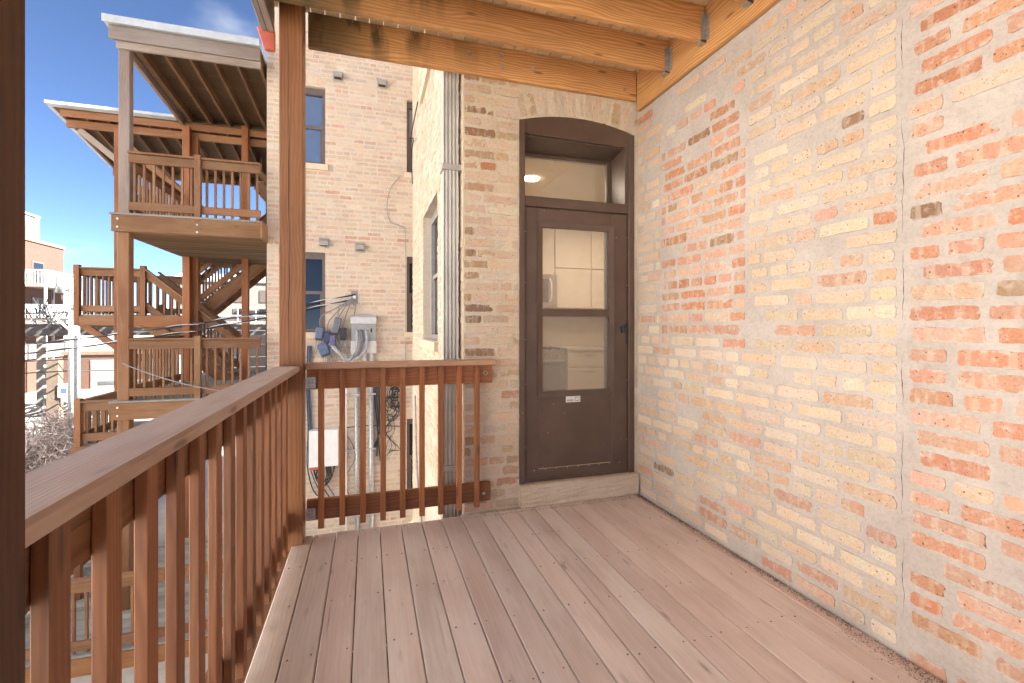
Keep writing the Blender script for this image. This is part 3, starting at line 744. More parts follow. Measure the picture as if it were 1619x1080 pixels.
# posts
def split_post(name, x0, x1, y0, y1, z0, z1, label):
    p = box(name, (x0, y0, z0), (x1, y1, z1), M['stain'], None, (1.38, 1.22, .95) if y0 > 1 else (.32, .26, .23), .004)  # near post: deep shadow is put into its tint
    tag(p, label, 'post', 'timber posts of the near porch')
    c = random.Random(int(y0 * 100)); pts = []; x = (x0 + x1) / 2 - .012; z = .7
    while z < z1 - .1:
        pts.append((x + c.uniform(-.0035, .0035), y0 - .0005, z)); z += .16; x += c.uniform(-.004, .004)
    MB().tube(pts, lambda q: max(.0004, .0016 * math.sin(math.pi * q) * (1 + .5 * math.sin(q * 23))), 5, 3).build('split', M['board_dark'], p)
    return p
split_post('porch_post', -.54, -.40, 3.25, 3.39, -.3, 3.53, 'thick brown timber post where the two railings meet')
split_post('porch_post', -.54, -.40, .582, .722, -.3, 3.53, 'timber post tinted dark for shadow, close at the near end of the sloping railing')

# railing toward the court (runs along y)
t = thing('porch_railing', (-.49, 2.0, 0), 'near porch railing with wide grey weathered cap along the open side', 'railing', 'railings of the near porch')
box('cap_rail', (-.565, .723, 1.112), (-.418, 3.249, 1.15), M['rail_cap'], t, None, .008)
box('top_rail', (-.532, .723, .972), (-.494, 3.249, 1.111), M['stain'], t, (.9, .85, .8))
box('bottom_rail', (-.532, .723, .08), (-.494, 3.249, .218), M['stain'], t, (.9, .85, .8))
br = random.Random(8)
for k in range(17):
    y = .919 + .165 * k
    if y > 3.2: break
    s = br.uniform(.9, 1.12)
    box('baluster', (-.4935, y - .026, .03 + br.uniform(-.01, .01)), (-.465 + br.uniform(-.001, .001), y + .026, 1.1105), M['stain'], t, (s * 1.15, s * .98, s * .9))
# railing toward the light court (runs along x)
t = thing('porch_railing', (.2, 3.4, 0), 'short porch railing ending against the brick wall beside the door', 'railing', 'railings of the near porch')
box('cap_rail', (-.40, 3.305, 1.120), (.905, 3.448, 1.158), M['rail_cap'], t, (1.15, .92, .68), .006)
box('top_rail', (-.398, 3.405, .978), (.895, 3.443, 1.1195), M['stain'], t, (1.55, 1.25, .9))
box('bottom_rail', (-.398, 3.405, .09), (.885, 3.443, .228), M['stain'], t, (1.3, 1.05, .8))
for k in range(9):
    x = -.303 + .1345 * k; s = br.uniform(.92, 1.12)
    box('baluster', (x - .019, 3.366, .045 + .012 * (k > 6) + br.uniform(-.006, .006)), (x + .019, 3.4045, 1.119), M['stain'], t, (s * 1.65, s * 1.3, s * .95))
for z0, z1 in ((.985, 1.06), (.10, .175)):
    b = MB(); b.box((-.399, 3.397, z0), (-.34, 3.4045, z1)); b.box((-.3995, 3.392, z0), (-.395, 3.40, z1)); b = b.build('bracket', M['galv'], t)
    n = MB()
    for x in (-.38, -.36):
        for z in (z0 + .015, z0 + .037, z0 + .06): n.box((x - .003, 3.3955, z - .003), (x + .003, 3.398, z + .003))
    n.build('screws', M['nail'], b)
sc = MB()
for k in range(9):
    x = -.303 + .1345 * k
    for z in (1.02, 1.075, .135, .19): sc.tube([(x + br.uniform(-.004, .004), 3.3665, z), (x, 3.3652, z)], .0035, 6, 1)
sc.build('screws', M['nail'], t)
MB().tube([(.83, 3.396, 1.05), (.83, 3.39, 1.065), (.845, 3.386, 1.07), (.855, 3.388, 1.055), (.845, 3.392, 1.04), (.83, 3.4, 1.045)], .003, 5, 2).build('screw_eye', M['galv'], t)
MB().tube([(.83, 3.403, .15), (.83, 3.397, .15)], .012, 8, 1).build('bolt', M['galv'], t)

# ceiling of the porch: joists, boards, ledger
t = thing('porch_ceiling', (.8, 1.5, 3.53), 'yellow pine joists and boards overhead carrying the porch above', 'ceiling')
JY = [3.402, 2.955, 2.565, 2.17, 1.77, 1.37, .97, .57, .17, -.23, -.63, -1.03, -1.6, -2.2, -2.8]
jr = random.Random(14)
for i, y in enumerate(JY):
    x0 = -.388 if i == 0 else -.588
    w = jr.uniform(.94, 1.05)
    j = box('joist', (x0, y, 3.297 if i else 3.293), (2.133 if i else 2.1415, y + .04, 3.528), M['pine_wet'] if i < 2 else M['pine'], t, (w, w, w * .97), .004)
    if i:
        h = MB(); h.box((2.098, y - .0035, 3.285), (2.1405, y - .0005, 3.47)); h.box((2.098, y + .0405, 3.285), (2.1405, y + .0435, 3.47)); h.box((2.098, y - .0035, 3.283), (2.1405, y + .0435, 3.2965)); h.box((2.137, y - .03, 3.30), (2.1405, y - .004, 3.47))
        h.build('joist_hanger', M['galv'], t)
box('ledger', (2.1415, Y0, 3.20), (2.177, 3.40, 3.527), M['pine'], t, (1.08, 1.08, 1.0), .004)
for (x, z) in ((.97, 3.47), (.97, 3.38), (1.22, 3.405), (2.03, 3.37), (.72, 3.44)):
    b = MB(); b.tube([(x, 3.402, z), (x, 3.394, z)], .014, 10, 1); b.tube([(x, 3.396, z), (x, 3.386, z)], .007, 6, 1); b.build('bolt', M['galv'], t)
for y, z in ((3.02, 3.30), (2.2, 3.45), (2.62, 3.42)):
    b = MB(); b.tube([(2.142, y, z), (2.134, y, z)], .014, 10, 1); b.tube([(2.135, y, z), (2.126, y, z)], .007, 6, 1); b.build('bolt', M['galv'], t)
x = -.66; k = 0
while x < 2.15:
    w = .092 + (k % 3) * .004; s = jr.uniform(.88, 1.06)
    box('ceiling_board', (x + .003, Y0, 3.529), (min(x + w - .003, 2.176), YB - .03, 3.555), M['pine_pale'], t, (s, s * .97, s * .92), .003); x += w; k += 1
for (xa, xb) in ((-.668, -.631), (-.6305, -.5895)):
    box('rim_joist', (xa, Y0, 3.345), (xb, 3.40, 3.5285), M['grey_wood'], t, (1.25, 1.2, 1.12), .004)
MB().prism([(-.70, 3.405, 3.375), (-.592, 3.405, 3.375), (-.592, 3.405, 3.235), (-.655, 3.405, 3.235)], (0, .04, 0)).build('beam_end', M['red_paint'], t, bev=.004)
# stains where nails drip down the back joists
for i, y in ((0, 3.402), (1, 2.955)):
    g = MB(); r = random.Random(i + 2)
    for q in range(4 if i == 0 else 2):
        x = -.15 + q * .17 + r.uniform(-.05, .05) + i * .5
        g.tube([(x, y - .004, 3.545), (x + .002, y - .004, 3.505)], .0016, 5, 1)
    o = g.build('nail_points', M['galv'], t); o['kind'] = 'stuff'

# ------------------------------------------------------------------ door, frame, step
t = thing('door_frame', (1.64, YB, .18), 'dark brown door frame with glazed transom under the brick arch', 'door frame')
def bx(n, lo, hi, m=M['door'], p=None, bev=.003, c=None): return box(n, lo, hi, m, p if p is not None else t, c, bev)
bx('jamb', (DX0 - .005, YB - .012, .175), (1.172, YB + .32, 3.018)); bx('jamb', (2.094, YB - .008, .175), (DX1 - .002, YB + .32, 3.018))
bx('side_casing', (2.06, YB + .0, 2.432), (2.0935, YB + .30, 2.91), c=(1.25, 1.2, 1.15))
bx('transom_bar', (1.1725, YB - .006, 2.352), (2.0935, YB + .30, 2.43))
pts = []
for k in range(15):
    xx = DX0 - .004 + k * (DX1 + .02 - DX0 + .004) / 14; pts.append((xx, YB + .004, arch_z(min(max(xx, DX0), DX1)) + .012))
MB().prism([(DX1 + .02, YB + .004, 2.905), (DX0 - .004, YB + .004, 2.925)] + pts, (0, .03, 0)).build('arch_panel', M['door'], t)
MB().prism([(DX0 + .03, YB + .035, 2.912), (2.10, YB + .035, 2.90), (2.10, YB + .30, 2.86), (DX0 + .03, YB + .30, 2.862)], (0, 0, .03)).build('soffit', M['door'], t)
bx('sash', (1.1725, YB + .25, 2.431), (1.20, YB + .29, 2.87)); bx('sash', (2.03, YB + .25, 2.431), (2.0595, YB + .29, 2.87)); bx('sash', (1.2005, YB + .25, 2.431), (2.0295, YB + .29, 2.455)); bx('sash', (1.2005, YB + .25, 2.84), (2.0295, YB + .29, 2.868))
bx('transom_pane', (1.2005, YB + .265, 2.4555), (2.0295, YB + .271, 2.8395), M['glass'], bev=0)

bx('threshold', (1.1725, YB + .004, .1745), (2.0935, YB + .20, .204))
t = thing('storm_door', (1.63, YB + .03, .2), 'brown metal storm door with two glass panes and lower panel', 'door')
ya, yb_ = YB + .012, YB + .047
GX0, GX1, GZ0, GZM0, GZM1, GZ1 = 1.325, 1.915, .885, 1.485, 1.545, 2.195
bx('stile', (1.178, ya, .222), (GX0 - .03, yb_, 2.345)); bx('stile', (GX1 + .03, ya, .222), (2.088, yb_, 2.345))
bx('top_rail', (GX0 - .0295, ya, GZ1 + .03), (GX1 + .0295, yb_, 2.345)); bx('lower_panel', (GX0 - .0295, ya, .275), (GX1 + .0295, yb_, GZ0 - .03))
bx('kick_strip', (1.182, ya - .006, .205), (2.084, ya - .0005, .272))
f = MB()                                                   # moulding round the glass, mitred
for (a, b, c, d) in (((GX0 - .045, GZ0 - .045), (GX1 + .045, GZ0 - .045), (GX1, GZ0), (GX0, GZ0)), ((GX1 + .045, GZ0 - .045), (GX1 + .045, GZ1 + .045), (GX1, GZ1), (GX1, GZ0)),
                     ((GX1 + .045, GZ1 + .045), (GX0 - .045, GZ1 + .045), (GX0, GZ1), (GX1, GZ1)), ((GX0 - .045, GZ1 + .045), (GX0 - .045, GZ0 - .045), (GX0, GZ0), (GX0, GZ1))):
    i = len(f.v); P3 = [a, b, c, d]
    f.v += [(p[0], ya - .012 if k < 2 else ya - .004, p[1]) for k, p in enumerate(P3)] + [(p[0], yb_, p[1]) for p in P3]
    f.f += [(i, i + 1, i + 2, i + 3), (i, i + 4, i + 5, i + 1), (i + 1, i + 5, i + 6, i + 2), (i + 2, i + 6, i + 7, i + 3), (i + 3, i + 7, i + 4, i), (i + 4, i + 7, i + 6, i + 5)]
f.build('moulding', M['door'], t, color=(1.15, 1.1, 1.1))
bx('mid_rail', (GX0, ya - .006, GZM0), (GX1, yb_, GZM1), c=(1.2, 1.2, 1.2))
bx('upper_pane', (GX0, ya + .015, GZM1), (GX1, ya + .020, GZ1), M['glass'], bev=0); bx('lower_pane', (GX0, ya + .015, GZ0), (GX1, ya + .020, GZM0), M['glass_screen'], bev=0)
bx('side_channel', (GX1 - .022, ya + .021, GZ0), (GX1, yb_ + .01, GZ1), M['alu_frame'], bev=0)
h = MB(); h.box((2.028, ya - .035, 1.352), (2.058, ya, 1.405)); h.box((2.05, ya - .05, 1.36), (2.062, ya - .012, 1.395)); h.build('handle', M['black'], t, bev=.004)
MB().box((2.072, ya - .008, 1.26), (2.082, ya - .001, 1.43)).build('latch_plate', M['black'], t)
lb = MB().box((1.527, ya - .0015, .790), (1.655, ya - .0005, .838)).build('sticker', M['sign_white'], t)
g = MB(); g.box((1.534, ya - .0022, .803), (1.597, ya - .0016, .811)); g.box((1.540, ya - .0022, .797), (1.590, ya - .0016, .800))
g.box((1.607, ya - .0022, .798), (1.648, ya - .0016, .806)); g.box((1.607, ya - .0022, .826), (1.648, ya - .0016, .832)); g.box((1.607, ya - .0022, .8065), (1.612, ya - .0016, .8255)); g.box((1.628, ya - .0022, .815), (1.635, ya - .0016, .822)); g.box((1.643, ya - .0022, .8065), (1.648, ya - .0016, .8255))
g.build('print', M['sign_grey'], lb)
rv = MB()
for x in (1.183, 2.083):
    for z in (.45, .95, 1.3, 1.75, 2.15): rv.box((x - .003, ya - .003, z - .003), (x + .003, ya - .0005, z + .003))
for k in range(9): rv.box((1.25 + k * .095, ya - .0085, .262), (1.256 + k * .095, ya - .0062, .268))
rv.build('rivets', M['galv'], t)

s = MB(); s.box((1.122, 3.398, .0), (2.166, YB + .33, .172))
st = s.build('door_step', M['stone'], bev=.008); tag(st, 'pale limestone step under the brown storm door', 'step')
bm = bmesh.new(); bm.from_mesh(st.data); bmesh.ops.subdivide_edges(bm, edges=bm.edges[:], cuts=9, use_grid_fill=True); sr = random.Random(3)
for v in bm.verts: v.co += Vector((sr.uniform(-.0015, .0015), sr.uniform(-.004, .004), sr.uniform(-.002, .002)))
bm.to_mesh(st.data); bm.free()

# ------------------------------------------------------------------ kitchen behind the door
KX0, KX1, KY0, KY1, KZ0, KZ1 = .95, 4.6, YB + .34, 6.35, .17, 2.86
k = MB(); k.box((KX0 - .1, KY0, KZ0 - .1), (KX1 + .1, KY1 + .1, KZ0)); k.box((KX0 - .1, KY0, KZ1), (KX1 + .1, KY1 + .1, KZ1 + .1))
k.box((KX0 - .1, KY0, KZ0), (KX0, KY1, KZ1)); k.box((KX1, KY0, KZ0), (KX1 + .1, KY1, KZ1)); k.box((KX0 - .1, KY1, KZ0), (KX1 + .1, KY1 + .1, KZ1))
k.box((2.17, KY0 - .001, KZ0), (KX1, KY0 + .04, KZ1)); k.box((KX0, KY0 - .001, KZ0), (1.12, KY0 + .04, KZ1))
structure(k.build('kitchen_wall', M['kitchen_wall']))
t = thing('kitchen_cabinet', (2.9, 6.2, 1.67), 'cream wall cupboards seen through the upper door pane', 'cabinet')
MB().box((1.0, 6.05, 1.66), (4.55, 6.345, 2.84)).build('carcass', M['cabinet'], t)
for (a, b) in ((1.75, 2.13), (2.14, 2.49), (2.50, 3.05), (3.06, 3.6), (3.61, 4.2)):
    for (z0, z1) in (((2.13, 2.83),) if b < 2.5 else ((1.67, 2.22), (2.232, 2.83))): box('cupboard_door', (a, 6.03, z0), (b - .008, 6.049, z1), M['cabinet'], t, None, .002)
t = thing('kitchen_cabinet', (3.2, 6.0, .2), 'cream base drawers under the counter seen through the lower pane', 'cabinet')
MB().box((2.56, 5.78, KZ0), (4.55, 6.345, 1.08)).build('carcass', M['cabinet'], t)
for z0, z1 in ((.86, 1.07), (.53, .85), (.20, .52)):
    for a, b in ((2.57, 3.2), (3.21, 3.85)):
        box('drawer', (a, 5.76, z0), (b - .008, 5.779, z1 - .01), M['cabinet'], t, None, .002)
        box('pull', ((a + b) / 2 - .07, 5.74, z1 - .06), ((a + b) / 2 + .07, 5.759, z1 - .045), M['appliance'], t)
box('countertop', (2.555, 5.74, 1.081), (4.55, 6.345, 1.115), M['cabinet'], t)
t = thing('stove', (2.2, 6.0, KZ0), 'stainless stove with knobs seen through the lower door pane', 'stove')
MB().box((1.80, 5.78, KZ0), (2.545, 6.345, 1.09)).build('body', M['appliance'], t)
box('oven_door', (1.82, 5.755, .45), (2.53, 5.779, .93), M['win_frame'], t); box('oven_handle', (1.85, 5.72, .94), (2.50, 5.74, .96), M['galv'], t)
for x in (1.9, 2.05, 2.2, 2.32, 2.44): MB().tube([(x, 5.779, 1.02), (x, 5.745, 1.02)], .022, 10, 1).build('knob', M['galv'], t)
box('drawer', (1.82, 5.755, .20), (2.53, 5.779, .43), M['appliance'], t)
gg = MB()
for x in (1.9, 2.05, 2.2, 2.35, 2.48): gg.box((x, 5.83, 1.0905), (x + .012, 6.25, 1.12))
gg.build('grate', M['black'], t)
t = thing('microwave', (2.2, 6.0, 1.68), 'microwave with curved handle above the stove', 'microwave')
MB().box((1.78, 5.95, 1.675), (2.495, 6.0445, 2.12)).build('body', M['appliance'], t); box('door_glass', (1.80, 5.935, 1.74), (2.36, 5.949, 2.06), M['win_frame'], t)
MB().tube([(2.38, 5.94, 2.06), (2.385, 5.90, 2.0), (2.385, 5.89, 1.9), (2.385, 5.90, 1.8), (2.38, 5.94, 1.74)], .013, 8, 3).build('handle', M['sign_white'], t)
t = MB().tube([(1.53, 4.30, KZ1 - .001), (1.53, 4.30, KZ1 - .012)], .075, 20, 1).build('ceiling_light', M['lamp'])
tag(t, 'lit round recessed lamp in the kitchen ceiling behind the transom', 'lamp')
for x, y in ((1.53, 4.30), (3.0, 5.0)):
    ld = bpy.data.lights.new('kitchen_lamp', 'AREA'); ld.shape = 'DISK'; ld.size = .16; ld.energy = 4; ld.color = (1, .88, .72)
    lo = bpy.data.objects.new('kitchen_lamp', ld); col.objects.link(lo); lo.location = (x, y, KZ1 - .02)

# ------------------------------------------------------------------ downspout on the wing
t = thing('downspout', (.6, 3.62, GZ), 'grey corrugated metal downspout beside the porch corner', 'downspout')
prof = []
xs0, xs1, ys0, ys1 = .548, .660, 3.53, 3.64
for kx in range(9): prof.append((xs0 + (xs1 - xs0) * kx / 8, ys0 + (.012 if kx % 2 else 0)))
for ky in range(1, 7): prof.append((xs1 - (.008 if ky % 2 else 0), ys0 + (ys1 - ys0) * ky / 6))
for kx in range(1, 9): prof.append((xs1 - (xs1 - xs0) * kx / 8, ys1))
for ky in range(1, 6): prof.append((xs0 + (.012 if ky % 2 else 0), ys1 - (ys1 - ys0) * ky / 6))
MB().prism([(x, y, .62) for x, y in prof], (0, 0, 6.4)).build('upper_pipe', M['zinc'], t)
cx_, cy_ = (xs0 + xs1) / 2, (ys0 + ys1) / 2
MB().prism([(cx_ + (x - cx_) * 1.1, cy_ + (y - cy_) * 1.1, GZ) for x, y in prof], (0, 0, 3.4 + .75)).build('lower_pipe', M['zinc'], t, color=(1.05, 1.0, .95))
for z in (.30, 2.6, -1.2): box('strap', (xs0 - .014, ys0 - .014, z), (XC - .002, ys1 + .014, z + .045), M['zinc'], t, (.9, .9, .9))

# ------------------------------------------------------------------ things on the court wall
def vent(x, z, label):
    t = thing('wall_vent', (x, YF, z), label, 'vent', 'hooded vents on the court wall')
    h = MB(); h.prism([(x - .075, YF, z + .09), (x - .075, YF - .13, z + .03), (x - .075, YF - .13, z - .05), (x - .075, YF, z - .05)], (.15, 0, 0)); h.build('hood', M['grey_paint'], t, color=(.75, .68, .62))
    box('flange', (x - .095, YF - .006, z - .085), (x + .095, YF + .0, z + .11), M['grey_paint'], t, (.8, .72, .66))
    box('flap', (x - .06, YF - .10, z - .055), (x + .06, YF - .02, z - .0505), M['black'], t)
vent(-.545, 6.14, 'hooded wall vent over the corner of the top window'); vent(.26, 6.12, 'hooded wall vent under the porch beam, alone beside bare brick')
vent(-.79, 2.97, 'hooded wall vent over the corner of the middle window'); vent(-.15, 2.92, 'hooded wall vent above the grey meter box')

t = thing('electrical_box', (-.08, YF, 1.26), 'grey metal electrical box with looping cables on the court wall', 'box')
e = MB(); e.box((-.31, YF - .16, .90), (.15, YF - .005, 1.14)); e.build('lower_case', M['grey_paint'], t, bev=.006, color=(1.25, 1.22, 1.18))
e = MB(); e.box((-.30, YF - .12, 1.1405), (.14, YF - .005, 1.46)); e.build('case', M['grey_paint'], t, bev=.004, color=(.75, .75, .76))
e = MB(); e.prism([(-.315, YF - .005, 1.64), (-.315, YF - .20, 1.58), (-.315, YF - .20, 1.461), (-.315, YF - .005, 1.461)], (.465, 0, 0)); e.build('hood', M['grey_paint'], t, bev=.005, color=(1.2, 1.22, 1.25))
cab = random.Random(6)
for kx, x in enumerate((-.22, -.13, -.045)):
    m = MB()
    for q in range(3):
        dx = cab.uniform(-.015, .03); lx = -.62 - kx * .05 - q * .04
        m.tube([(x + dx * .3, YF - .11, 1.34), (x + dx, YF - .17, 1.31), (x + dx + .01, YF - .2, 1.1), (x - .05 + dx, YF - .21, .92 - q * .012), (-.33 - q * .02, YF - .2, .80 - kx * .014 - q * .012), (-.52, YF - .18, .90 + q * .02), (lx, YF - .12, 1.10 + q * .04), (lx - .03, YF - .1, 1.22)], .015, 6, 4)
    m.build('cable_loop', M['cable_grey'], t, smooth=True, color=(1.35, 1.35, 1.42) if kx != 1 else (.6, .6, .65))
    MB().tube([(x, YF - .12, 1.335), (x, YF - .135, 1.335)], .018, 8, 1).build('cable_gland', M['black'], t)
box('knockout', (.045, YF - .124, 1.30), (.075, YF - .1205, 1.37), M['black'], t)
box('conduit_stub', (-.10, YF - .12, .45), (-.035, YF - .05, .8995), M['galv'], t); box('conduit_stub', (.03, YF - .12, .45), (.095, YF - .05, .8995), M['galv'], t)

def jbox(x, z, dx, dz, mat, label, tilt=0):
    t = thing('cable_enclosure', (x, YF - .12, z), label, 'junction box', 'cable splice enclosures hanging by the window')
    dx *= 1.22; dz *= 1.15
    rot = Matrix.Translation((x, YF - .12, z)) @ Matrix.Rotation(tilt, 4, 'Y')
    link('body', boxmesh(dx, .10, dz, mat, .015), rot, t)
    link('cap', boxmesh(dx * .8, .085, .03, M['black'], .006), rot @ Matrix.Translation((0, 0, -dz / 2 - .014)), t)
    for q in (-.34, -.1, .12, .34):
        m = MB(); a = rot @ Vector((dx * q, 0, -dz / 2 - .028)); m.tube([a, a + Vector((.0, 0, -.1)), a + Vector((.05 * (1 if q > 0 else -1), .02, -.26))], .009, 6, 3); m.build('cable', M['cable_grey'], t, smooth=True)
jbox(-.86, 1.29, .11, .19, M['blue'], 'blue splice enclosure hanging in front of the window sill corner', .1)
jbox(-.79, .99, .14, .19, M['blue'], 'lowest blue splice enclosure, tilted below the others', -.35)
jbox(-.735, 1.21, .09, .18, simple('navy_enclosure', (.03, .04, .10), .5), 'dark navy splice enclosure between two blue ones', .05)
jbox(-.635, 1.15, .09, .19, simple('violet_enclosure', (.09, .095, .19), .5), 'violet blue splice enclosure nearest under the black box', .0)
jbox(-.56, 1.43, .10, .26, simple('slate_enclosure', (.13, .14, .18), .5), 'tall slate grey splice enclosure, highest of the cluster', .22)
jbox(-.45, 1.28, .10, .18, M['black'], 'square black splice enclosure beside the grey electrical box', 0)

t = thing('utility_cabinet', (-.78, YF, -.8), 'white metal telephone cabinet with black cables below', 'cabinet')
e = MB(); e.box((-1.03, YF - .22, -1.17), (-.53, YF - .005, -.5)); e.build('case', M['white_paint'], t, bev=.008)
box('bottom_strip', (-1.02, YF - .222, -1.215), (-.86, YF - .02, -1.172), M['red_paint'], t)
m = MB()
for q in range(9):
    a = cab.uniform(-.98, -.6); b = cab.uniform(-1.0, -.55); d = cab.uniform(.2, .42)
    m.tube([(a, YF - .1, -1.17), (a + .02, YF - .12, -1.17 - d * .6), ((a + b) / 2, YF - .13, -1.17 - d), (b, YF - .1, -1.17 - d * .5), (b + .03, YF - .06, -1.17)], .009, 5, 4)
m.build('cable_loops', M['black'], t, smooth=True)
t = thing('cable_bundle', (-1.1, YF, -.4), 'blue black cable bundle running down beside the white cabinet', 'cables')
for q in range(4):
    MB().tube([(-1.07 + q * .022, YF - .04, 1.05), (-1.09 + q * .02, YF - .05, .3), (-1.06 + q * .022, YF - .05, -.5), (-1.08 + q * .03, YF - .06, -1.1), (-1.0 + q * .09, YF - .08, -1.55), (-.9 + q * .12, YF - .05, -1.75 - q * .05)], .011, 6, 3).build('cable', M['blue'] if q % 2 else M['black'], t, smooth=True)
def conduit(x, r, z1, label, mat=M['galv']):
    t = thing('conduit_pipe', (x, YF, GZ), label, 'pipe', 'conduit pipes on the court wall')
    MB().tube([(x, YF - .06, GZ), (x, YF - .06, z1)], r, 12, 1).build('pipe', mat, t, smooth=True)
    for z in (-2.2, -.95, .1): box('strap', (x - r - .04, YF - .065 - r, z), (x + r + .04, YF - .01, z + .03), M['galv'], t)
conduit(-.205, .04, .5, 'fat grey conduit pipe, nearer the white cabinet'); conduit(.06, .045, .5, 'fat grey conduit pipe beside the black cable bunch'); conduit(-.40, .014, .9, 'thin white conduit pipe beside the white cabinet', M['white_paint'])
t = thing('cable_bundle', (.2, YF, 0), 'black cable bunch fanning down the court wall beside the conduit', 'cables')
for q in range(6):
    m = MB(); m.tube([(.17 + q * .012, YF - .05, .55), (.13 + q * .025 + cab.uniform(-.02, .02), YF - .06, .1), (.16 + q * .02, YF - .05, -.45), (.12 + cab.uniform(-.1, .12), YF - .04, -.75 - cab.uniform(0, .5))], .012, 5, 4); m.build('cable', M['black'], t, smooth=True)
t = thing('cable_tangle', (.5, YF, .0), 'tangled coil of thin black wires on the court wall', 'cables')
m = MB()
for q in range(16):
    cx0, cz0, rr = .47 + cab.uniform(-.1, .1), .05 + cab.uniform(-.25, .25), cab.uniform(.09, .24); pts = []; ph = cab.uniform(0, 6)
    for w in range(9): pts.append((cx0 + rr * .6 * math.cos(ph + w * .9) + cab.uniform(-.03, .03), YF - .03 - cab.uniform(0, .06), cz0 + rr * math.sin(ph + w * .9) + cab.uniform(-.04, .04)))
    m.tube(pts, .006, 4, 3)
m.build('coil', M['black'], t)
m = MB()
for q in range(6):
    m.tube([(.3 + q * .07, YF - .03, -.3), (.45 + cab.uniform(-.2, .2), YF - .04, -.6), (.2 + q * .08, YF - .03, -.75 - q * .05), (.25 + q * .03, YF - .03, -1.3 + q * .06)], .006, 4, 4)
m.tube([(-.55, YF - .03, -.52), (.0, YF - .04, -.50), (.6, YF - .03, -.55)], .008, 4, 4); m.tube([(-.45, YF - .03, -.6), (-.3, YF - .04, -.8), (-.24, YF - .1, -1.1), (-.42, YF - .04, -1.5), (-.3, YF - .03, -1.9)], .006, 4, 4)
m.build('loose_wires', M['black'], t)
box('wire_plate', (.33, YF - .03, .28), (.62, YF - .004, .42), M['cable_grey'], t)
t = MB().tube([(.60, YF - .03, 4.35), (.42, YF - .05, 4.1), (.35, YF - .05, 3.75), (.42, YF - .04, 3.45), (.62, YF - .04, 3.38), (.70, YF - .04, 3.25), (.71, YF - .04, 2.2), (.70, YF - .04, .4)], .008, 6, 5).build('loose_wire', M['cable_grey'])
tag(t, 'thin grey wire curving down the court wall near the corner', 'wire')
t = MB().tube([(XC - .03, 6.5, 4.5), (XC - .06, 7.3, 4.3), (XC - .05, 6.9, 4.15), (XC - .07, 7.0, 4.0), (XC - .05, 7.25, 3.85), (XC - .03, 7.3, 3.6)], .008, 6, 5).build('loose_wire', M['black'])
tag(t, 'bent black wire dangling from the side wall of the light court', 'wire')
t = MB().tube([(XC - .03, 6.9, .4), (XC - .03, 6.6, -.6), (XC - .06, 5.6, -1.1), (XC - .04, 5.2, -1.7), (XC - .04, 5.0, -2.3)], .012, 6, 5).build('loose_wire', M['cable_grey'])
tag(t, 'grey cable slanting down the side wall behind the railing', 'wire')

# ================================================================== THE WOODEN PORCH ACROSS (front y=9)
PX0, PX1, PY0, PY1 = -3.85, -1.775, 9.0, 11.8
fr_ = random.Random(55)
def shade_(a=.9, b=1.12):
    s = fr_.uniform(a, b); return (s, s * fr_.uniform(.96, 1.03), s * fr_.uniform(.94, 1.03))
t = porch = thing('wooden_porch', ((PX0 + PX1) / 2, PY0, GZ), 'three storey brown timber porch attached to the brick building', 'porch')
def railing(parent, a, b, zc, zb, sp=.125, mat=M['far_wood'], posts=(), capw=.09, off=(0, 0), drop=0):
    """horizontal or sloping railing: a->b in plan with floor heights in a[2], b[2]"""
    a, b = Vector(a), Vector(b); L = (b - a).length; n = max(2, int((b - a).to_2d().length / sp))
    up = Vector((0, 0, 1))
    cap = beam('railing', a + up * (zc - .07), b + up * (zc - .07), .04, .14, mat, parent, shade_())
    beam('cap_rail', a + up * (zc + .021), b + up * (zc + .021), .12, .034, mat, cap, shade_())
    beam('bottom_rail', a + up * zb, b + up * zb, .04, .13, mat, cap, shade_())
    d = (b - a).normalized(); side = Vector((-d.y, d.x, 0)).normalized() * .038
    for i in range(n):
        p = a + (b - a) * ((i + .5) / n) + side
        beam('baluster', p + up * (zb - .12), p + up * (zc - .01), .035, .035, mat, cap, shade_())
    return cap
def deck_level(zf, boards=True, rail=True):
    beam('fascia', (PX0 - .06, PY0 - .03, zf - .135), (PX1 - .004, PY0 - .03, zf - .135), .04, .27, M['far_wood'], t, shade_(), .005)
    beam('fascia', (PX0 - .045, PY0, zf - .135), (PX0 - .045, PY1, zf - .135), .04, .25, M['far_wood'], t, shade_(), .005)
    y = PY0 - .06; k = 0
    while y < PY1 + .0:
        box('deck_board', (PX0 - .09, y + .003, zf), (PX1 - .004, min(y + .137, PY1), zf + .032), M['far_deck'], t, shade_(.85, 1.1)); y += .14; k += 1
    y = PY0 + .02
    while y < PY1:
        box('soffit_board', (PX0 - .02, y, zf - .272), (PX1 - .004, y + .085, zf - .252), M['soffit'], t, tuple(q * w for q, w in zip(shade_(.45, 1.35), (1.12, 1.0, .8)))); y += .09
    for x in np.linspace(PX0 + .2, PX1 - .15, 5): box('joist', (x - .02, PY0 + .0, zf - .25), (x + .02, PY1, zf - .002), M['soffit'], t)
    box('end_fascia', (PX1 - .0035, PY0 - .05, zf - .272), (PX1 + .03, YF - .002, zf + .034), M['far_wood'], t, shade_())
    if rail:
        mid = -2.72
        box('railing_post', (mid - .045, PY0 - .055, zf - .05), (mid + .045, PY0 + .035, zf + 1.07), M['far_wood'], t, shade_())
        railing(t, (PX0 + .15, PY0 + .02, zf), (mid - .047, PY0 + .02, zf), 1.0, .16, .125)
        railing(t, (mid + .047, PY0 + .02, zf), (PX1 - .01, PY0 + .02, zf), 1.0, .16, .125)
        railing(t, (PX0 + .03, PY0 + .16, zf), (PX0 + .03, PY1 - .2, zf), 1.0, .16, .14)
deck_level(3.2); deck_level(.18)
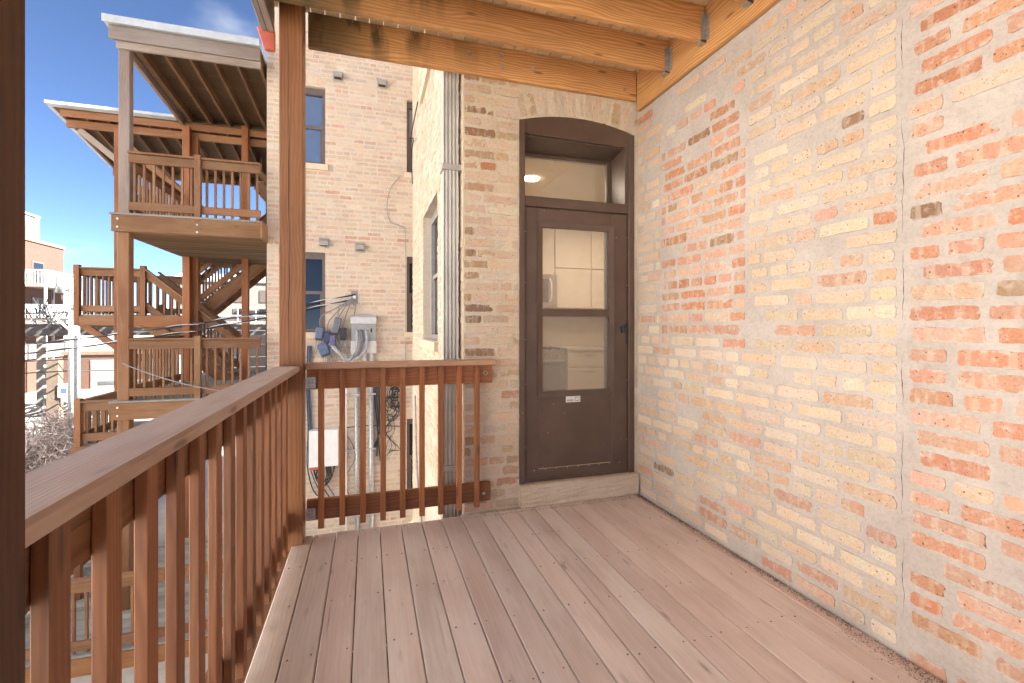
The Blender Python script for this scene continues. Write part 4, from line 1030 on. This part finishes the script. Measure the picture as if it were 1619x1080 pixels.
box('post', (PX0, PY0 - .005, GZ), (PX0 + .165, PY0 + .16, 2.93), M['far_wood'], t, (1.05, 1.0, .95), .008)
box('post', (PX0 + .01, PY0 + .021, 3.233), (PX0 + .16, PY0 + .16, 5.985), M['grey_wood'], t, (1.05, .95, .88), .008)
for (y) in (PY1 - .1,):
    box('post', (PX0 + .01, y, GZ), (PX0 + .15, y + .14, 5.75), M['far_wood'], t, (1.2, .9, .75), .006)
    box('post', (-2.70, y, GZ), (-2.57, y + .14, 5.90), M['far_wood'], t, (1.4, 1.0, .75), .006)
    box('post', (-1.98, y, GZ), (-1.85, y + .14, 5.90), M['far_wood'], t, (1.2, .7, .6), .006)
for (x, z) in ((PX0 + .03, 3.13), (PX0 + .03, 3.0), (-2.72, 3.1), (-2.72, 2.98), (PX0 + .03, .11), (PX0 + .03, -.02)):
    MB().tube([(x, PY0 - .05, z), (x, PY0 - .062, z)], .016, 8, 1).build('bolt', M['galv'], t)
# roof
box('roof_beam', (PX0 + .0, PY0 - .03, 5.87), (PX1 - .004, PY0 + .02, 5.985), M['grey_wood'], t, (1.2, 1.15, 1.05), .004)
box('roof_fascia', (PX0 - .09, PY0 - .06, 5.988), (PX1 - .004, PY0 - .02, 6.205), M['grey_wood'], t, (.95, .9, .85), .004)
x = PX0 + .16
while x < PX1:
    beam('rafter', (x + .02, PY0 - .018, 6.115), (x + .02, PY1 + .12, 5.92), .04, .16, M['rafter'], t, (1.1, 1, .9)); x += .365
beam('roof_edge_beam', (PX0, PY0 + .021, 6.06), (PX0, PY1 + .12, 5.86), .06, .17, M['grey_wood'], t, (1.1, .95, .9))
MB().prism([(PX0 - .09, PY0 - .019, 6.197), (PX0 - .09, PY1 + .14, 6.002), (PX0 - .09, PY1 + .14, 6.022), (PX0 - .09, PY0 - .019, 6.217)], (PX1 - PX0 + .086, 0, 0)).build('roof_decking', M['rafter'], t)
MB().prism([(PX0 - .14, PY0 - .13, 6.226), (PX0 - .14, PY1 + .16, 6.026), (PX0 - .14, PY1 + .16, 6.06), (PX0 - .14, PY0 - .13, 6.29)], (PX1 - PX0 + .136, 0, 0)).build('roof_cover', M['roof_edge'], t)
MB().box((PX0 - .145, PY0 - .137, 6.207), (PX1 - .004, PY0 - .131, 6.325)).build('drip_edge', M['roof_edge'], t)

box('rear_fascia', (PX0 - .09, PY1 + .142, 5.80), (PX1 - .004, PY1 + .18, 6.02), M['rafter'], t)
# stair tower behind it
t = thing('porch_staircase', (-4.6, 11.9, GZ), 'brown timber zigzag staircase with landings behind the tall porch', 'staircase')
FW = M['far_wood']; SY0, SYM, SY1 = 11.95, 12.75, 13.55
def landing(z, x0, x1):
    beam('landing_fascia', (x0, SY0 - .02, z - .09), (x1, SY0 - .02, z - .09), .04, .20, FW, t, shade_(), .004)
    beam('landing_fascia', (x0 + .02, SY0, z - .09), (x0 + .02, SY1, z - .09), .04, .20, FW, t, shade_(), .004)
    y = SY0
    while y < SY1: box('deck_board', (x0, y + .003, z + .012), (x1, y + .137, z + .042), M['far_deck'], t, shade_()); y += .14
    railing(t, (x0 + .10, SY0 + .03, z), (x0 + 1.15, SY0 + .03, z), 1.0, .17, .1, FW)
    railing(t, (x0 + .05, SY0 + .1, z), (x0 + .05, SY1, z), 1.0, .17, .14, FW)
    railing(t, (x0 + .1, SY1 - .03, z), (x1, SY1 - .03, z), 1.0, .17, .14, FW)
    box('newel_post', (x0, SY0 - .045, z - .2), (x0 + .1, SY0 + .06, z + 1.08), FW, t, (1.1, .9, .8)); box('newel_post', (x0 + 1.16, SY0 - .045, z - .2), (x0 + 1.26, SY0 + .06, z + 1.1), FW, t, (1.1, .95, .85))
    box('brace', (x0 + .1, SY0 + .5, z - .22), (x0 + .18, SY1, z - .19), FW, t)
    beam('brace', (x0 + .12, SY0 + .0, z - .15), (x0 + 1.15, SY0 + .0, z - .98), .06, .13, FW, t, (1.1, .85, .75))
def flight(x0, z0, x1, z1, ya, yb):
    n = max(3, round(abs(z1 - z0) / .19)); dx, dz = (x1 - x0) / n, (z1 - z0) / n
    for y in (ya + .02, yb - .02):
        beam('stringer', (x0, y, z0 - .1), (x1, y, z1 - .1), .04, .26, FW, t, shade_(.95, 1.2), .004)
    for i in range(n):
        xx = x0 + dx * (i + .5); z = z0 + dz * (i + 1) if dz > 0 else z0 + dz * i
        box('tread', (xx - abs(dx) * .55, ya + .045, z - .02), (xx + abs(dx) * .55, yb - .045, z + .018), M['far_deck'], t, shade_())
    for y in (ya + .02, yb - .02):
        railing(t, (x0, y, z0), (x1, y, z1), 1.02, .26, .13, FW)
landing(1.62, -5.85, -4.0)
flight(-4.62, 1.62, -2.95, .19, SY0, SYM - .05); flight(-4.05, 1.62, -2.35, 3.2, SYM + .05, SY1)
beam('tie_beam', (-5.05, SY0 - .06, 1.52), (-3.60, SY0 - .06, 1.52), .04, .24, FW, t, (1.15, 1.0, .85), .004)
flight(-4.85, 4.25, -3.75, 3.22, SY0, SYM - .05); flight(-2.6, 5.0, -1.9, 4.2, SYM + .05, SY1)
for (x, z1) in ((-5.12, 5.6), (-3.72, 5.6), (-2.1, 5.6)):
    box('post', (x, SY0 - .11, GZ), (x + .14, SY0 + .03, z1), FW, t, (1.2, .95, .78), .006)
for x in (-4.2, -2.55, -1.9): box('post', (x, SY1 - .1, GZ), (x + .14, SY1 + .04, 5.3), FW, t, (1.15, .75, .6), .006)
# decks behind the stairs at each floor
for zf in (.18, 3.2):
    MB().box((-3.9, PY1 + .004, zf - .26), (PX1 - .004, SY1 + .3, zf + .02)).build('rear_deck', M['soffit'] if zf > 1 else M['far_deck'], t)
# roof over the stairs
x = -5.95
while x < PX1:
    beam('rafter', (x + .02, SY0 - .135, 5.765), (x + .02, SY1 + .5, 5.30), .04, .15, M['rafter'], t, (1.15, 1, .9)); x += .365
box('roof_beam', (-5.95, SY0 - .08, 5.53), (PX1 - .004, SY0 - .02, 5.685), FW, t, (1.25, 1.15, 1.0), .004); box('roof_fascia', (-6.0, SY0 - .18, 5.705), (PX1 - .004, SY0 - .14, 5.845), FW, t, (1.2, 1.05, .9), .004)
MB().prism([(-6.1, SY0 - .2, 5.852), (-6.1, SY1 + .5, 5.378), (-6.1, SY1 + .5, 5.40), (-6.1, SY0 - .2, 5.872)], (6.1 + PX1 - .004, 0, 0)).build('roof_decking', M['rafter'], t)
MB().prism([(-6.18, SY0 - .32, 5.885), (-6.18, SY1 + .55, 5.405), (-6.18, SY1 + .55, 5.46), (-6.18, SY0 - .32, 5.94)], (6.18 - 3.95, 0, 0)).build('roof_cover', M['roof_edge'], t)
box('rear_fascia', (-6.1, SY1 + .505, 5.19), (PX1 - .004, SY1 + .54, 5.40), M['rafter'], t)
beam('brace', (-5.75, SY0 - .02, 5.51), (-5.05, SY0 - .02, 4.9), .07, .12, M['grey_wood'], t, (1.2, 1.1, 1.0))

# lower deck, seen between the balusters
t = thing('lower_deck', (-3.0, 8.5, GZ), 'ground level timber deck with railings below the tall porch', 'deck')
y = 7.9
while y < 11.7: box('board', (-5.2, y + .004, -3.2), (PX1 - .03, y + .138, -3.165), M['far_deck'], t, shade_(.85, 1.15)); y += .142
box('fascia', (-5.2, 7.85, -3.42), (PX1 - .03, 7.895, -3.17), FW, t, (1.2, 1.1, .95)); box('fascia', (-5.24, 7.86, -3.42), (-5.2005, 11.7, -3.17), FW, t)
railing(t, (-5.15, 7.95, -3.2), (-3.55, 7.95, -3.2), 1.05, .17, .135, FW); railing(t, (-3.45, 7.95, -3.2), (-1.85, 7.95, -3.2), 1.05, .17, .135, FW)
box('post', (-3.545, 7.9, -3.4), (-3.455, 8.0, -2.08), FW, t); box('post', (-5.24, 7.9, -3.4), (-5.15, 8.0, -2.08), FW, t)
railing(t, (-5.15, 8.1, -3.2), (-5.15, 11.5, -3.2), 1.05, .17, .16, FW)
t = thing('lower_landing', (-4.6, 10.6, GZ), 'small timber landing with railing beside the chain link fence', 'deck')
for y in np.arange(9.6, 11.6, .142): box('board', (-4.72, float(y), -.62), (-3.9, float(y) + .136, -.59), M['far_deck'], t, shade_())
box('fascia', (-4.72, 9.55, -.84), (-3.86, 9.59, -.6), FW, t, (1.15, 1, .9))
railing(t, (-4.60, 9.62, -.62), (-3.9, 9.62, -.62), .74, .16, .115, FW); box('newel_post', (-4.69, 9.56, -3.4), (-4.60, 9.66, .20), FW, t, (1.15, 1, .9)); railing(t, (-4.66, 9.7, -.62), (-4.66, 11.5, -.62), .74, .16, .13, FW)

# ================================================================== OVERHEAD CABLES
def twist(pts, label):
    t = thing('overhead_cable', pts[-1], label, 'cable', 'service cables crossing to the court wall')
    m = MB(); m.tube(pts, .014, 6, 8); m.build('conductor', M['black'], t, smooth=True)
    P = [Vector(p) for p in pts]; q = MB(); h = []
    for i in range(len(P) - 1):
        for j in range(14):
            f_ = j / 14; p = P[i].lerp(P[i + 1], f_); h.append(p)
    m2 = []
    for i, p in enumerate(h): m2.append(p + Vector((0, .018 * math.cos(i * .9), .018 * math.sin(i * .9))))
    q.tube(m2, .009, 5, 2); q.build('twisted_wire', M['cable_grey'], t, smooth=True, color=(2.2, 2.2, 2.2))
def sag(a, b, s, n=7):
    a, b = Vector(a), Vector(b); return [tuple(a.lerp(b, i / n) - Vector((0, 0, 4 * s * (i / n) * (1 - i / n)))) for i in range(n + 1)]
twist(sag((-11.6, 10.4, .95), (-.23, YF - .03, 2.02), .42), 'twisted dark cable strung across the court, upper of the pair')
twist(sag((-11.6, 10.3, .72), (-.30, YF - .03, 1.92), .42), 'twisted dark cable strung across the court, lower of the pair')
t = thing('cable_anchor', (-.26, YF, 1.97), 'small bracket on the court wall with drop wires falling to the splice boxes', 'bracket')
box('plate', (-.31, YF - .012, 1.84), (-.19, YF - .001, 2.09), M['cable_grey'], t); MB().tube([(-.25, YF - .012, 1.97), (-.25, YF - .07, 1.97)], .03, 10, 1).build('insulator', M['white_paint'], t)
for (x, z) in ((-.85, 1.40), (-.72, 1.32), (-.62, 1.26), (-.54, 1.60), (-.44, 1.38), (-.25, 1.62)):
    MB().tube([(-.27, YF - .05, 1.97), (-.27 + (x + .27) * .35, YF - .10, 1.97 - .16), (x + .03, YF - .12, z + .20), (x, YF - .12, z)], .010, 6, 4).build('drop_wire', M['cable_grey'], t, smooth=True, color=(.8, .8, .85))
t = MB().tube(sag((-3.75, 8.93, .82), (-1.9, YF - .6, .28), .1), .01, 6, 4).build('overhead_cable', M['cable_grey'])
tag(t, 'thin slack cable drooping across the middle porch railing', 'cable')
for nm_, (x, y, h), lab in (('a', (-11.62, 10.35, 3.2), 'grey timber pole hidden behind the near post, carrying the court cables'),):
    p = thing('utility_pole', (x, y, GZ), lab, 'pole', 'utility poles in the alley'); MB().tube([(x, y, GZ), (x, y, h)], lambda q: .15 - .03 * q, 12, 1).build('shaft', M['pole'], p, smooth=True); box('crossarm', (x - .05, y - .7, h - .5), (x + .05, y + .7, h - .4), M['pole'], p)

# ================================================================== BACKGROUND AT THE LEFT
t = thing('utility_pole', (-9.65, 19.7, GZ), 'bleached timber utility pole with wires and dishes beside the stairs', 'pole', 'utility poles in the alley')
MB().tube([(-9.65, 19.7, GZ), (-9.65, 19.7, 3.1)], lambda q: .17 - .03 * q, 14, 1).build('shaft', M['pole'], t, smooth=True)
MB().tube([(-9.45, 19.55, GZ), (-9.45, 19.55, 1.2)], .045, 8, 1).build('riser', M['galv'], t, smooth=True)
box('crossarm', (-10.9, 19.52, 2.05), (-9.0, 19.6, 2.16), M['pole'], t); beam('crossarm_brace', (-10.4, 19.55, 2.05), (-9.7, 19.55, 1.3), .04, .06, M['pole'], t)
MB().tube([(-9.9, 19.45, 3.15), (-9.9, 19.45, 2.55)], .13, 12, 1).build('transformer', M['galv'], t, smooth=True)
wr = random.Random(12); m = MB()
for q in range(14):
    a = Vector((-9.65 - wr.uniform(0, 1.3), 19.5 + wr.uniform(-.2, .2), 2.2 + wr.uniform(-.3, .5))); b = Vector((-9.65 + wr.uniform(-1.1, .3), 19.5 + wr.uniform(-.3, .3), 1.6 + wr.uniform(-.4, .6)))
    m.tube([a, a.lerp(b, .5) - Vector((0, 0, wr.uniform(.1, .35))), b], .018, 5, 4)
m.build('wire_loops', M['black'], t)
HI = ['highest', 'second highest', 'middle', 'second lowest', 'lowest']
for i, (z0, z1, yy) in enumerate(((1.9, 2.6, 24), (1.5, 1.4, 26), (.9, .6, 30), (.3, .1, 30), (-.1, -.3, 26))):
    w = MB().tube(sag((-9.65, 19.6, z0), (-34, yy + 6, z1 + .4), .5), .022, 5, 3).build('overhead_cable', M['black'])
    tag(w, HI[i] + ' of five dark wires leading from the bleached pole toward the orange building', 'cable', 'street wires at the pole')
    w = MB().tube(sag((-9.65, 19.6, z0), (12, yy + 10, z1 + .8), .6), .022, 5, 3).build('overhead_cable', M['black'])
    tag(w, HI[i] + ' of five dark wires passing behind the timber staircase', 'cable', 'street wires behind the stairs')
for (z, lab) in ((2.0, 'upper white satellite dish on the pole bracket'), (1.62, 'lower white satellite dish on the pole bracket')):
    d = thing('satellite_dish', (-11.3, 18.9, z), lab, 'satellite dish', 'satellite dishes by the pole')
    bm = bmesh.new(); bmesh.ops.create_uvsphere(bm, u_segments=18, v_segments=10, radius=.36)
    bmesh.ops.delete(bm, geom=[v for v in bm.verts if v.co.z > -.20], context='VERTS')
    for v in bm.verts: v.co.z = (v.co.z + .36) * .5
    me = bpy.data.meshes.new('dish_mesh'); bm.to_mesh(me); bm.free(); me.materials.append(M['dish'])
    so = link('reflector', me, Matrix.Translation((-11.3, 18.9, z)) @ Matrix.Rotation(R(70), 4, 'X') @ Matrix.Rotation(R(25), 4, 'Y'), d); so.data.polygons.foreach_set('use_smooth', [True] * len(me.polygons))
    beam('feed_arm', (-11.3, 18.88, z - .2), (-11.25, 18.4, z - .05), .03, .03, M['galv'], d); beam('mast', (-11.3, 19.05, z), (-11.3, 19.05, GZ), .06, .06, M['galv'], d)

# orange apartment building along the side street
t = thing('apartment_building', (-24, 42, GZ), 'orange brick apartment building with white balconies beyond the pole', 'building')
AX = -23.7
MB().box((AX - 8, 24.0, GZ), (AX, 47, 7.7)).build('wall', M['orange_wall'], t)
MB().box((AX - 8.1, 23.9, 7.7), (AX + .08, 47.1, 7.95)).build('parapet', M['tan_wall'], t)
MB().box((AX, 24.0, 5.25), (AX + .05, 47.0, 5.6)).build('band', M['tan_wall'], t)
MB().box((AX, 24.0, -.95), (AX + .12, 47.0, .2)).build('ground_band', M['pale_wall'], t)
for yy in (26, 30.5, 35, 39.5, 43.2):
    for z0 in (1.9, 4.6):
        w_ = MB().box((AX, yy, z0), (AX + .06, yy + 1.3, z0 + 1.7)).build('window', M['win_frame'], t)
        MB().box((AX + .061, yy + .12, z0 + .1), (AX + .07, yy + 1.18, z0 + 1.58)).build('pane', M['win_glass'], w_)
for z0 in (1.6, 4.3):
    for y0 in (25, 33.5, 42.0):
        s_ = MB().box((AX + .0, y0, z0), (AX + 1.5, y0 + 4.4, z0 + .16)).build('balcony', M['pale_wall'], t)
        b = MB()
        for q in range(23): b.box((AX + 1.42, y0 + .05 + q * .19, z0 + .16), (AX + 1.47, y0 + .11 + q * .19, z0 + 1.15))
        for q in range(8): b.box((AX + .05 + q * .19, y0 + .02, z0 + .16), (AX + .1 + q * .19, y0 + .06, z0 + 1.15))
        b.box((AX + 1.4, y0, z0 + 1.15), (AX + 1.5, y0 + 4.4, z0 + 1.23)); b.box((AX, y0, z0 + 1.15), (AX + 1.4, y0 + .08, z0 + 1.23)); b.build('balcony_railing', M['white_paint'], s_)
for y0 in (25, 29.3, 33.5, 37.8, 42.0, 46.3): box('balcony_post', (AX + 1.38, y0, GZ), (AX + 1.5, y0 + .12, 4.29), M['white_paint'], t)
for yy in (27, 33, 39): box('garage_door', (AX + .121, yy, GZ), (AX + .16, yy + 2.6, -1.0), M['pale_wall'], t)
box('drain_pipe', (AX + .01, 45.4, GZ), (AX + .16, 45.55, 5.4), M['galv'], t)
t = thing('siding_building', (-29, 40, GZ), 'white clapboard upper storey rising behind the orange building', 'building')
MB().box((-36, 28, GZ), (-27.0, 50, 10.7)).build('wall', M['siding'], t)
b = MB()
for q in range(14): b.box((-27.0, 28, 7.95 + q * .2), (-26.97, 49.4, 7.99 + q * .2))
b.build('clapboard', M['grey_paint'], t); MB().box((-36.1, 27.9, 10.7), (-26.85, 50.1, 10.85)).build('roof_edge', M['roof_edge'], t)
box('corner_board', (-27.1, 49.4, GZ), (-26.9, 50.08, 10.7), M['tan_wall'], t); box('window', (-26.99, 47.6, 8.6), (-26.93, 48.5, 10.0), M['win_frame'], t)

t = thing('garage', (-16, 46, GZ), 'low orange garage wall behind the pole and street', 'garage')
MB().box((-22.2, 44.0, GZ), (-6, 50, -.75)).build('wall', M['orange_wall'], t); MB().box((-22.3, 43.9, -.75), (-5.9, 50.1, -.5)).build('roof', M['tan_wall'], t)
for x in (-20.5, -16.5, -12.5): box('garage_door', (x, 43.95, GZ), (x + 2.6, 43.999, -1.15), M['pale_wall'], t)
for i, (x, y) in enumerate(((-15.3, 42.6),)):
    d = thing('dumpster', (x, y, GZ), 'grey wheeled dumpster standing by the garage wall', 'dumpster')
    MB().prism([(x, y, GZ + .2), (x + 1.5, y, GZ + .2), (x + 1.6, y, GZ + 1.3), (x - .1, y, GZ + 1.3)], (0, 1.1, 0)).build('bin', M['dumpster'], d); box('lid', (x - .12, y - .05, GZ + 1.305), (x + 1.62, y + 1.12, GZ + 1.37), M['black'], d)
    for wx in (x + .15, x + 1.35):
        for wy in (y + .12, y + 1.0): MB().tube([(wx - .04, wy, GZ + .1), (wx + .04, wy, GZ + .1)], .1, 10, 1).build('wheel', M['black'], d)
t = thing('gate_post', (-10.8, 22, GZ), 'tan square gate post with a small white sign near the pole', 'post')
box('shaft', (-11.05, 20.9, GZ), (-10.7, 21.2, .2), M['tan_wall'], t); box('sign', (-10.69, 20.85, -1.15), (-10.3, 20.88, -.65), M['sign_white'], t); box('sign_mark', (-10.6, 20.842, -1.0), (-10.42, 20.849, -.82), M['blue'], t)
t = thing('pipe_barrier', (-8, 20.5, GZ), 'grey steel pipe barrier beside the bleached pole', 'barrier')
MB().tube([(-9.2, 20.2, -.62), (-5.5, 20.6, -.55)], .08, 10, 1).build('rail', M['galv'], t, smooth=True)
for x in (-8.7, -6.0): MB().tube([(x, 20.25, GZ), (x, 20.3, -.6)], .06, 8, 1).build('upright', M['galv'], t, smooth=True)

# elevated railway
t = thing('elevated_railway', (-10, 30.5, GZ), 'dark steel elevated railway crossing behind the pole and stairs', 'railway')
MB().box((-60, 29.2, .95), (40, 29.5, 1.55)).build('girder', M['steel_dark'], t); MB().box((-60, 33.2, .95), (40, 33.5, 1.55)).build('girder', M['steel_dark'], t)
b = MB()
for q in range(170): b.box((-60 + q * .6, 28.9, 1.56), (-59.72 + q * .6, 33.8, 1.72))
o = b.build('ties', M['grey_wood'], t); o['kind'] = 'stuff'
for y in (29.9, 31.3, 32.0, 33.0): MB().box((-60, y, 1.73), (40, y + .08, 1.86)).build('rail', M['steel_dark'], t)
for x in range(-58, 40, 8):
    for y in (29.35, 33.35): box('column', (x, y - .15, GZ), (x + .3, y + .15, .949), M['pale_wall'], t)
b = MB()
for q in range(110): b.box((-60 + q * .9, 28.95, 1.56), (-59.95 + q * .9, 29.0, 2.5))
for z in (2.0, 2.45): b.box((-60, 28.94, z), (40, 29.01, z + .06))
o = b.build('walkway_railing', M['grey_paint'], t)

# buildings beyond the stairs
t = thing('pale_building', (-12, 46, GZ), 'pale plastered building with dark windows seen under the stairs', 'building')
MB().box((-13.0, 42.5, GZ), (-3.6, 43.9, 5.0)).build('wall', M['pale_wall'], t); MB().box((-13.1, 42.4, 5.0), (-3.5, 44, 5.2)).build('roof', M['grey_paint'], t)
for x in (-12, -10.4, -8.5, -7, -5.4):
    for z in (1.9, 3.4): box('window', (x, 42.46, z), (x + .7, 42.499, z + 1.0), M['win_frame'], t)
t = thing('brick_building', (-3, 37, GZ), 'pale pink brick building with blue graffiti beyond the railway', 'building')
MB().box((-6.6, 37.0, GZ), (6, 41.0, 6.2)).build('wall', M['mortar_far'], t, color=(1, 1, 1))
gq = MB()
for pts in ([(-6.1, 3.4), (-5.9, 2.6), (-6.0, 2.1), (-5.6, 1.9)], [(-5.8, 3.3), (-5.3, 3.0), (-5.55, 2.5), (-5.1, 2.2), (-5.4, 1.9)], [(-5.2, 3.4), (-4.7, 3.2), (-4.6, 2.4), (-5.0, 2.0)], [(-4.9, 2.9), (-4.4, 2.6), (-4.2, 3.2), (-3.9, 2.2)]):
    gq.tube([(x, 36.985, z) for x, z in pts], .05, 6, 5)
gq.build('graffiti', M['graffiti'], t)
b = MB()
for z in np.arange(0, 6.0, .3): b.box((-6.6, 36.985, float(z)), (6, 36.999, float(z) + .02))
t = thing('grey_building', (-14, 60, GZ), 'low grey roofed building far beyond the staircase landing', 'building')
MB().box((-19.5, 56, GZ), (-8.5, 64, 6.2)).build('wall', M['pale_wall'], t); MB().prism([(-19.8, 55.8, 6.2), (-8.2, 55.8, 6.2), (-8.2, 60, 7.4), (-19.8, 60, 7.4)], (0, 4, -.2)).build('roof', M['grey_paint'], t)
# unseen pale buildings added across the alley to bounce sunlight into the porch
M['bounce_brick'] = mortar_mat('bounce_pale_brick', (.74, .71, .67), (.80, .77, .72), .3)
for (y0, y1, zt, lab) in ((-17, -2.2, 8.2, 'long unseen pale building added behind the porch to bounce sunlight'), (-1.2, 12.5, 15.0, 'taller unseen pale building added opposite the open railing to bounce sunlight')):
    t = thing('bounce_building', (-13.4, (y0 + y1) / 2, GZ), lab, 'building', 'unseen pale buildings added to bounce sunlight')
    MB().box((-22, y0, GZ), (-13.4, y1, zt)).build('wall', M['bounce_brick'], t); MB().box((-22.1, y0 - .08, zt), (-13.3, y1 + .08, zt + .25)).build('parapet', M['stone'], t)
    y = y0 + 1.2
    while y < y1 - 1.5:
        for z in (-2.3, .8, 3.9) + ((7.0, 10.1, 12.7) if zt > 10 else ()):
            w_ = box('window', (-13.399, y, z), (-13.33, y + .95, z + 1.7), M['win_frame'], t); box('pane', (-13.329, y + .08, z + .08), (-13.322, y + .87, z + 1.62), M['win_glass'], w_, bev=0); box('sill', (-13.399, y - .08, z - .12), (-13.29, y + 1.03, z - .002), M['stone'], w_)
        y += 2.4

# chain link fence with dry vines
t = thing('chain_fence', (-9.5, 15, GZ), 'chain link fence overgrown with dry vines', 'fence')
FA, FB = Vector((-13.0, 16.2, GZ)), Vector((-6.7, 14.4, GZ))
for q in range(5):
    p = FA.lerp(FB, q / 4); MB().tube([p, p + Vector((0, 0, 1.95))], .04, 8, 1).build('post', M['galv'], t, smooth=True)
MB().tube([FA + Vector((0, 0, 1.9)), FB + Vector((0, 0, 1.9))], .025, 6, 1).build('top_rail', M['galv'], t)
b = MB(); L = (FB - FA).length; d = (FB - FA).normalized()
for q in range(int(L / .16)):
    for s_ in (1, -1):
        a = FA + d * (q * .16); c = a + d * (1.9 * .55 * s_) + Vector((0, 0, 1.9))
        if -.2 < (c - FA).dot(d) < L + .2: b.bar(a, c, .007, .007)
o = b.build('wire_mesh', M['fence_wire'], t); o['kind'] = 'stuff'
t = thing('vine_bush', (-10, 15.4, GZ), 'pale leafless vine thicket spilling over the chain link fence', 'bush')
b = MB(); vr = random.Random(19)
for q in range(3600):
    f_ = .25 + .75 * vr.random(); p = FA.lerp(FB, f_) + Vector((vr.gauss(0, .25), vr.gauss(-.1, .4), 0)); top = 1.9 + .75 * math.sin(f_ * 7 + 1.2) ** 2
    z = vr.random() ** .5 * top; p.z = GZ + z
    e = p + Vector((vr.gauss(0, .26), vr.gauss(0, .22), vr.gauss(-.05, .24))); m_ = p.lerp(e, .5) + Vector((vr.gauss(0, .07), vr.gauss(0, .07), vr.gauss(0, .09)))
    b.tube([p, m_, e], .010, 3, 2, False)
b.build('twigs', M['vine'], t)
b = MB()
for q in range(7):
    p = FA.lerp(FB, (q + .5) / 7); b.tube([p, p + Vector((vr.gauss(0, .1), 0, .8)), p + Vector((vr.gauss(0, .2), vr.gauss(0, .1), 1.7))], lambda k: .05 - .03 * k, 6, 3)
b.build('stems', M['vine'], t, color=(.6, .5, .45))
